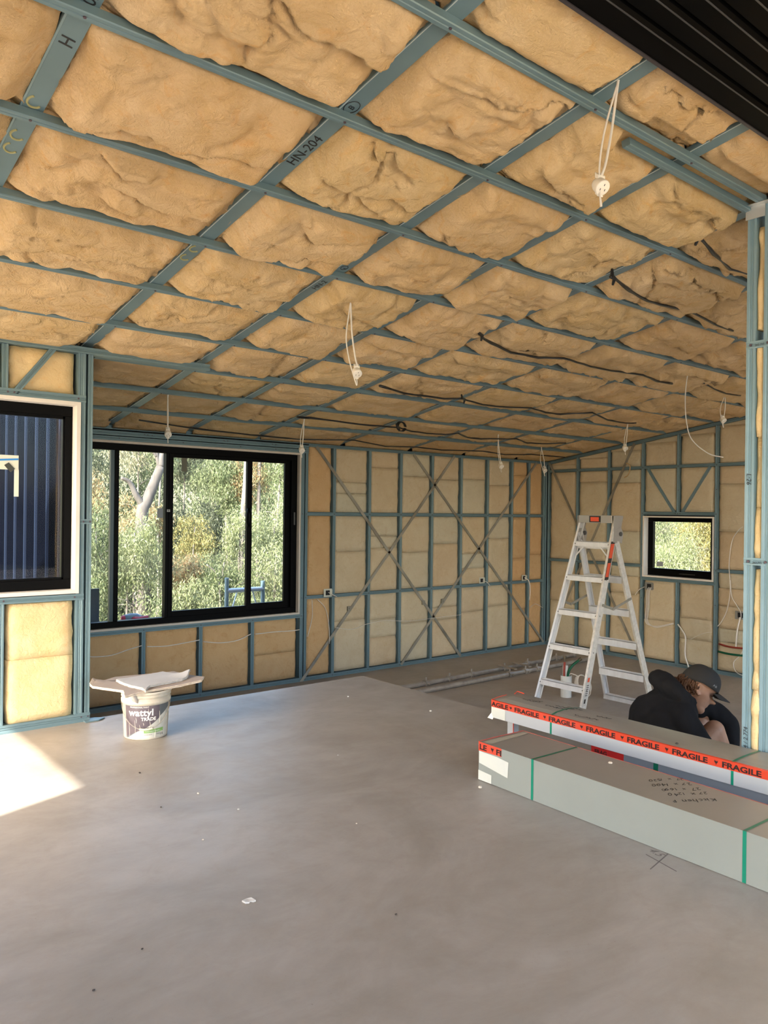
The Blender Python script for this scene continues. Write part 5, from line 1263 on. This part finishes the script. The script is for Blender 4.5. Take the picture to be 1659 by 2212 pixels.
f = sling([(2.63,6.44,2.055),(3.23,6.55,2.035),(3.79,6.60,2.026),(4.34,6.63,2.022),(4.96,6.49,2.045),(5.48,6.62,2.022),(5.89,6.56,2.035),(6.30,6.59,2.028),(6.89,6.49,2.045),(7.36,6.56,2.03),(7.76,6.47,2.052),(8.42,6.46,2.05)], 'black film strap farthest from the soffit, just before the window wall', .014)
g = sling([(6.62,3.58,2.485),(6.88,3.62,2.465),(7.15,3.64,2.45),(7.43,3.64,2.462)], 'short black film strap left of the plug base nearest the post', .013)

# ------------------------------------------------------------------ the person
def capsule(m, a, b, r1, r2, n=16):
    a, b = Vector(a), Vector(b); d = b-a; L = max(d.length, 1e-4); d = d/L
    prof = [(-math.cos(t)*r1, math.sin(t)*r1) for t in np.linspace(.12, PI/2, 6)] + [(L+math.sin(t)*r2, math.cos(t)*r2) for t in np.linspace(0, PI/2-.12, 6)]
    m.tube([a+d*x for x, r in prof], [r for x, r in prof], n)
def skin_mesh(nodes, edges, sub=1):
    """closed tapered limbs between the joints, fused afterwards into one surface"""
    m = MB()
    g = lambda r: r if not isinstance(r, tuple) else (r[0]*r[1])**.5
    for p, q in edges: capsule(m, nodes[p][0], nodes[q][0], g(nodes[p][1]), g(nodes[q][1]))
    return m.fixed()
def remesh(meshes, voxel, smooth_it=3):
    bm = bmesh.new()
    for m_ in meshes: bm.from_mesh(m_)
    me = bpy.data.meshes.new('rm'); bm.to_mesh(me); bm.free()
    o = bpy.data.objects.new('rm', me); COL.objects.link(o)
    r = o.modifiers.new('r', 'REMESH'); r.mode = 'VOXEL'; r.voxel_size = voxel; r.use_smooth_shade = True
    s = o.modifiers.new('s', 'SMOOTH'); s.iterations = smooth_it; s.factor = .5
    dg = bpy.context.evaluated_depsgraph_get(); out_ = bpy.data.meshes.new_from_object(o.evaluated_get(dg))
    bpy.data.objects.remove(o); out_.materials.clear(); return out_
RR = Vector((.7707,-.6372,0)); FF = Vector((.6372,.7707,0)); DP = 4.95
def PP(r, f, z): return RR*r + FF*(DP+f) + Vector((0,0,z))
person = empty('person', PP(1.80, .05, LF), 'person in black hoodie and dark cap sitting hunched over on the lower floor', 'person')
PO = person.location.copy()
def L_(r, f, z): return PP(r, f, z) - PO
# head in its own frame: x forward, y left, z up
hx = (RR*.82 - Vector((0,0,.50)) - FF*.30).normalized(); hz = (RR*.59 + Vector((0,0,.80))); hz = (hz-hx*hz.dot(hx)).normalized(); hy = hz.cross(hx)
HS = 1.10; HO = L_(2.004, .03, .205)
def HH(x, y, z): return HO + (hx*x + hy*y + hz*z)*HS
rings = [(-.118,.066,.030,.020),(-.112,.080,.012,.034),(-.100,.088,-.005,.044),(-.086,.089,-.020,.051),(-.074,.081,-.030,.055),(-.066,.084,-.036,.057),(-.060,.089,-.040,.058),
         (-.053,.084,-.045,.060),(-.047,.090,-.050,.061),(-.038,.084,-.058,.063),(-.028,.085,-.065,.065),(-.016,.085,-.072,.068),(-.004,.083,-.080,.071),(.008,.079,-.086,.072),
         (.018,.080,-.092,.073),(.028,.087,-.096,.074),(.040,.090,-.099,.075),(.058,.088,-.101,.075),(.078,.078,-.098,.071),(.098,.058,-.086,.060),(.114,.030,-.062,.042),(.124,-.004,-.030,.016)]
nseg = 44; hv = []
for z, xf, xb, w in rings:
    for k in range(nseg):
        a = 2*PI*k/nseg; ca, sa_ = math.cos(a), math.sin(a); cx0 = (xf+xb)/2; ax_ = (xf-xb)/2
        e = .86 if ca > 0 else 1.0
        x = cx0 + ax_*math.copysign(abs(ca)**e, ca); y = w*math.copysign(abs(sa_)**.92, sa_)
        if ca > 0:
            nb = math.exp(-(y/.0125)**2)*(max(0, .034*math.exp(-((z+.022)/.011)**2)) + .020*smooth01((.022-z)/.045)*smooth01((z+.034)/.02))
            x += nb
            x -= .013*math.exp(-((abs(y)-.033)/.015)**2-((z-.010)/.011)**2)
            x += .004*math.exp(-((abs(y)-.034)/.008)**2-((z-.009)/.006)**2)
            x += .005*math.exp(-((abs(y)-.045)/.018)**2-((z+.018)/.016)**2)
        hv.append(HH(x, y, z))
hf = [(i*nseg+k, i*nseg+(k+1)%nseg, (i+1)*nseg+(k+1)%nseg, (i+1)*nseg+k) for i in range(len(rings)-1) for k in range(nseg)] + [tuple(range(nseg))[::-1], tuple(range((len(rings)-1)*nseg, len(rings)*nseg))]
headm = MB().add(hv, hf).fixed()
earm = []
for s in (-1, 1):
    e = MB()
    e.tube([HH(-.004+math.cos(a)*.016-.006*math.sin(a), s*(.074+.006*abs(math.sin(a/2))), .002+math.sin(a)*.030) for a in np.linspace(.3, 5.6, 14)], [.0035]+[.0055]*12+[.006], 8)
    e.obox(HH(-.004, s*.073, 0), hx*.013, hy*.004, hz*.024); earm.append(e.fixed())
# limbs and trunk
B = {'pelvis':(L_(1.74,.04,-.31),(.135,.115)), 'waist':(L_(1.70,.04,-.17),(.125,.10)), 'chest':(L_(1.745,.04,0.0),(.145,.12)), 'upper':(L_(1.835,.04,.105),(.11,.085)),
     'neck':(L_(1.905,.035,.165),.055), 'skull':(L_(1.965,.03,.200),.055),
     'shn':(L_(1.84,-.145,.075),.062), 'eln':(L_(1.965,-.235,-.17),.046), 'wrn':(L_(2.165,-.085,-.245),.029), 'pan':(L_(2.235,-.055,-.275),(.036,.017)),
     'shf':(L_(1.935,.20,.085),.060), 'elf':(L_(2.275,.20,-.035),.045), 'wrf':(L_(2.255,.10,-.255),.029), 'paf':(L_(2.245,.07,-.315),(.036,.017)),
     'hin':(L_(1.80,-.06,-.33),.10), 'knn':(L_(2.085,-.03,-.035),.062), 'can':(L_(2.135,-.02,-.16),.058), 'ann':(L_(2.215,-.02,-.385),.036), 'hen':(L_(2.235,-.02,-.425),.034), 'ton':(L_(2.365,-.05,-.437),(.036,.022)),
     'hif':(L_(1.80,.14,-.33),.10), 'knf':(L_(2.09,.20,-.065),.060), 'caf':(L_(2.135,.18,-.18),.056), 'anf':(L_(2.235,.16,-.385),.036), 'hef':(L_(2.255,.16,-.425),.034), 'tof':(L_(2.38,.15,-.437),(.036,.022))}
BE = [('pelvis','waist'),('waist','chest'),('chest','upper'),('upper','neck'),('neck','skull'),('upper','shn'),('shn','eln'),('eln','wrn'),('wrn','pan'),
      ('upper','shf'),('shf','elf'),('elf','wrf'),('wrf','paf'),('pelvis','hin'),('hin','knn'),('knn','can'),('can','ann'),('ann','hen'),('hen','ton'),('pelvis','hif'),('hif','knf'),('knf','caf'),('caf','anf'),('anf','hef'),('hef','tof')]
def torso(k):
    m = MB()
    for f0 in (-.055, .135):
        capsule(m, L_(1.75,f0,-.31), L_(1.71,f0,-.17), .115*k, .108*k, 20); capsule(m, L_(1.71,f0,-.17), L_(1.765,f0,.0), .108*k, .118*k, 20)
        capsule(m, L_(1.765,f0,.0), L_(1.855,f0*1.1,.095), .118*k, .082*k, 20)
    capsule(m, L_(1.855,-.10,.085), L_(1.90,.17,.095), .078*k, .076*k, 20); capsule(m, L_(1.75,-.06,-.08), L_(1.75,.14,-.08), .11*k, .11*k, 20)
    return m.fixed()
parts = [headm]+earm+[skin_mesh(B, BE, 2), torso(.92)]
for pa, wr_, side in (('pan','wrn',-1), ('paf','wrf',1)):
    c = B[pa][0]; d = (c-B[wr_][0]).normalized(); sd = d.cross(Vector((0,0,1))).normalized()
    dn = Vector((0,0,-1))
    for k, (off, ln) in enumerate(((-.030,.070),(-.010,.080),(.010,.076),(.029,.060))):
        p0 = c+sd*off; p1_ = p0+d*(.035); p2_ = p1_+d*ln*.45+dn*ln*.25; p3_ = p2_+d*ln*.1+dn*ln*.45
        parts.append(skin_mesh({'a':(p0,.010),'b':(p1_,.0095),'c':(p2_,.0088),'d':(p3_,.0075)}, [('a','b'),('b','c'),('c','d')], 1))
    q0 = c-sd*side*.030-d*.02; parts.append(skin_mesh({'a':(q0,.011),'b':(q0-sd*side*.022+d*.028,.010),'c':(q0-sd*side*.020+d*.055+dn*.012,.008)}, [('a','b'),('b','c')], 1))
body = remesh(parts, .0062, 2)
SKIN = mat('warm_skin', (.52,.30,.20,1), .5, var=(.45,.24,.155,1), scale=14)
link_mesh('body', body, SKIN, person, True)
# eyes and brow shown as hair and lash strokes
EYE = mat('eye_dark', (.03,.02,.018,1), .3)
for s in (-1, 1):
    MB().tube([HH(.0835-.010*abs(q), s*(.033+.013*q), .010-.004*q*q) for q in np.linspace(-1, 1, 7)], .0022, 6).build('eyelid', EYE, person)
    MB().tube([HH(.092-.011*q*q, s*(.032+.017*q), .028+.002*q) for q in np.linspace(-1, 1, 7)], [.001,.003,.0035,.0035,.003,.0025,.001], 6).build('eyebrow', EYE, person)
MB().tube([HH(.0895-.012*q*q, .020*q, -.0535) for q in np.linspace(-1, 1, 7)], .0016, 6).build('lip_line', mat('lip_line', (.16,.06,.05,1), .5), person)
# hoodie
HB = {'hip':(L_(1.735,.04,-.30),(.165,.145)), 'waist':(L_(1.70,.04,-.17),(.165,.14)), 'chest':(L_(1.745,.04,.005),(.185,.16)), 'upper':(L_(1.83,.04,.110),(.130,.105)), 'coll':(L_(1.875,.035,.145),.080),
      'shn':(L_(1.84,-.15,.070),.085), 'uan':(L_(1.90,-.21,-.05),.078), 'eln':(L_(1.965,-.235,-.17),.070), 'fan':(L_(2.07,-.165,-.21),.055), 'wrn':(L_(2.150,-.095,-.243),.042),
      'shf':(L_(1.945,.20,.075),.085), 'uaf':(L_(2.13,.215,.050),.078), 'elf':(L_(2.265,.20,-.045),.072), 'faf':(L_(2.265,.15,-.16),.058), 'wrf':(L_(2.255,.11,-.245),.042)}
HE = [('hip','waist'),('waist','chest'),('chest','upper'),('upper','coll'),('upper','shn'),('shn','uan'),('uan','eln'),('eln','fan'),('fan','wrn'),('upper','shf'),('shf','uaf'),('uaf','elf'),('elf','faf'),('faf','wrf')]
hood = MB()
hood.tube(catmull([L_(1.93,-.095,.150), L_(1.86,-.115,.180), L_(1.785,-.075,.235), L_(1.760,.03,.262), L_(1.785,.13,.245), L_(1.86,.16,.195), L_(1.94,.14,.16)], 4),
          [.030+.030*math.sin(PI*k/24) for k in range(25)], 14)
hood.tube(catmull([L_(1.845,-.085,.235), L_(1.80,-.03,.270), L_(1.80,.07,.275), L_(1.84,.12,.250)], 4), [.020+.022*math.sin(PI*k/12) for k in range(13)], 12)
hood.tube([L_(1.80,.03,.10), L_(1.775,.03,.20)], [.11,.085], 14)
hm = remesh([skin_mesh(HB, HE, 2), torso(1.22), hood.fixed()], .011, 6)
bm = bmesh.new(); bm.from_mesh(hm); bm.normal_update()
for v in bm.verts:
    p = v.co; v.co += v.normal*(.010*noise.noise(p*9)+.007*noise.noise(Vector((p.x*22, p.y*22, p.z*9))))
bm.to_mesh(hm); bm.free()
link_mesh('hoodie', hm, mat('black_hoodie_cloth', (.012,.012,.014,1), .9, spec=.25, bump=.0006, bscale=300), person, True)
SHB = {'p':(L_(1.745,.04,-.33),(.15,.125)), 'hn':(L_(1.83,-.06,-.30),.112), 'kn':(L_(1.965,-.045,-.165),.088), 'hf':(L_(1.83,.14,-.30),.112), 'kf':(L_(1.965,.17,-.185),.088)}
shm = remesh([skin_mesh(SHB, [('p','hn'),('hn','kn'),('p','hf'),('hf','kf')], 2)], .011, 2)
link_mesh('shorts', shm, mat('dark_shorts_cloth', (.02,.022,.026,1), .9), person, True)
BOOT = mat('dark_boot', (.05,.038,.028,1), .7)
for f0 in (-.02, .16):
    b_ = skin_mesh({'a':(L_(2.215 if f0 < 0 else 2.235, f0, -.36),.050), 'b':(L_(2.235 if f0 < 0 else 2.255, f0, -.415),(.048,.045)), 'c':(L_(2.37, f0-.02, -.425),(.046,.032))}, [('a','b'),('b','c')], 2)
    link_mesh('boot', b_, BOOT, person, True)
# cap with brim, and curls at the nape
CAPC = mat('charcoal_cap_cloth', (.035,.034,.033,1), .85, bump=.0004, bscale=400)
cv = []; nc = 40; lv = 14
for j in range(lv+1):
    t_ = j/lv*PI/2
    for k in range(nc):
        a = 2*PI*k/nc; rx_, ry_ = (.106 if math.cos(a) > 0 else .112), .089
        zz0 = .040 - .026*max(0, -math.cos(a)) 
        cv.append(HH(-.006+math.cos(a)*rx_*math.cos(t_)**.72, math.sin(a)*ry_*math.cos(t_)**.72, zz0+(.112-zz0+.030)*math.sin(t_)))
cf = [(j*nc+k, j*nc+(k+1)%nc, (j+1)*nc+(k+1)%nc, (j+1)*nc+k) for j in range(lv) for k in range(nc)]
cap = link_mesh('cap', MB().add(cv, cf).fixed(), CAPC, person, True); sd_ = cap.modifiers.new('t', 'SOLIDIFY'); sd_.thickness = .003
bv = []; nb_ = 18
for j in range(7):
    u = j/6
    for k in range(nb_+1):
        s = -1+2*k/nb_; x = .055+.045*math.sqrt(max(0, 1-s*s*.9)) + u*.078*math.sqrt(max(0,1-s*s*.75)); y = s*.074*(1-.10*u)
        bv.append(HH(x, y, .043-.020*s*s-.004*u-.006*u*u))
br_ = link_mesh('brim', MB().add(bv, [(j*(nb_+1)+k, j*(nb_+1)+k+1, (j+1)*(nb_+1)+k+1, (j+1)*(nb_+1)+k) for j in range(6) for k in range(nb_)]).fixed(), CAPC, cap, True)
sd_ = br_.modifiers.new('t', 'SOLIDIFY'); sd_.thickness = .004
MB().cyl(HH(-.006,0,.140), .006, .004, 10, axis=tuple(hz)).build('button', CAPC, cap)
tmz = text_mesh('Ali', .026, ext=.0004, bold=.0006)
for v in tmz.vertices:
    a = -1.05 + (v.co.x)/.100; z = .058+v.co.y*1.0; cc = math.cos(math.asin(min(1, (z-.03)/.112)))**.72
    v.co = HH(-.006+math.cos(a)*.1075*cc, math.sin(a)*.0905*cc, z)
link_mesh('lettering', tmz, mat('cap_lettering', (.45,.44,.42,1), .7), cap)
hr = MB(); random.seed(3)
for k in range(150):
    a = random.uniform(.62, 1.38)*PI; z0 = random.uniform(-.01, .035)
    if random.random() < .35: a = random.choice((-1,1))*random.uniform(.50,.62)*PI; z0 = random.uniform(-.0,.03)
    x0, y0 = -.012+math.cos(a)*.100, math.sin(a)*.080
    l = random.uniform(.05, .10); ph = random.uniform(0, 6.3); pts = []
    for j in range(9):
        u = j/8; tt = ph+u*9
        p = HH(x0-.03*u+math.cos(tt)*.010*u**.5, y0+math.sin(tt)*.010*u**.5, z0) + Vector((0,0,-1))*l*u*.75 - RR*.035*u*(1 if math.cos(a) < -.4 else .2)
        pts.append(p)
    hr.tube(pts, [.0048-.003*j/8 for j in range(9)], 5)
link_mesh('hair', hr.fixed(), mat('brown_curls', (.16,.075,.035,1), .6, var=(.09,.04,.02,1), scale=30), person, True)
rg = empty('paper_rag', PP(2.205, -.10, -.205), 'crumpled white paper held at the shin of the sitting person', 'paper')
bm = bmesh.new(); bmesh.ops.create_icosphere(bm, subdivisions=3, radius=.042)
for v in bm.verts: v.co = v.co*(1+.5*noise.noise(v.co*30)); v.co.z *= 1.7
me = bpy.data.meshes.new('paper'); bm.to_mesh(me); bm.free(); link_mesh('paper', me, CW, rg)
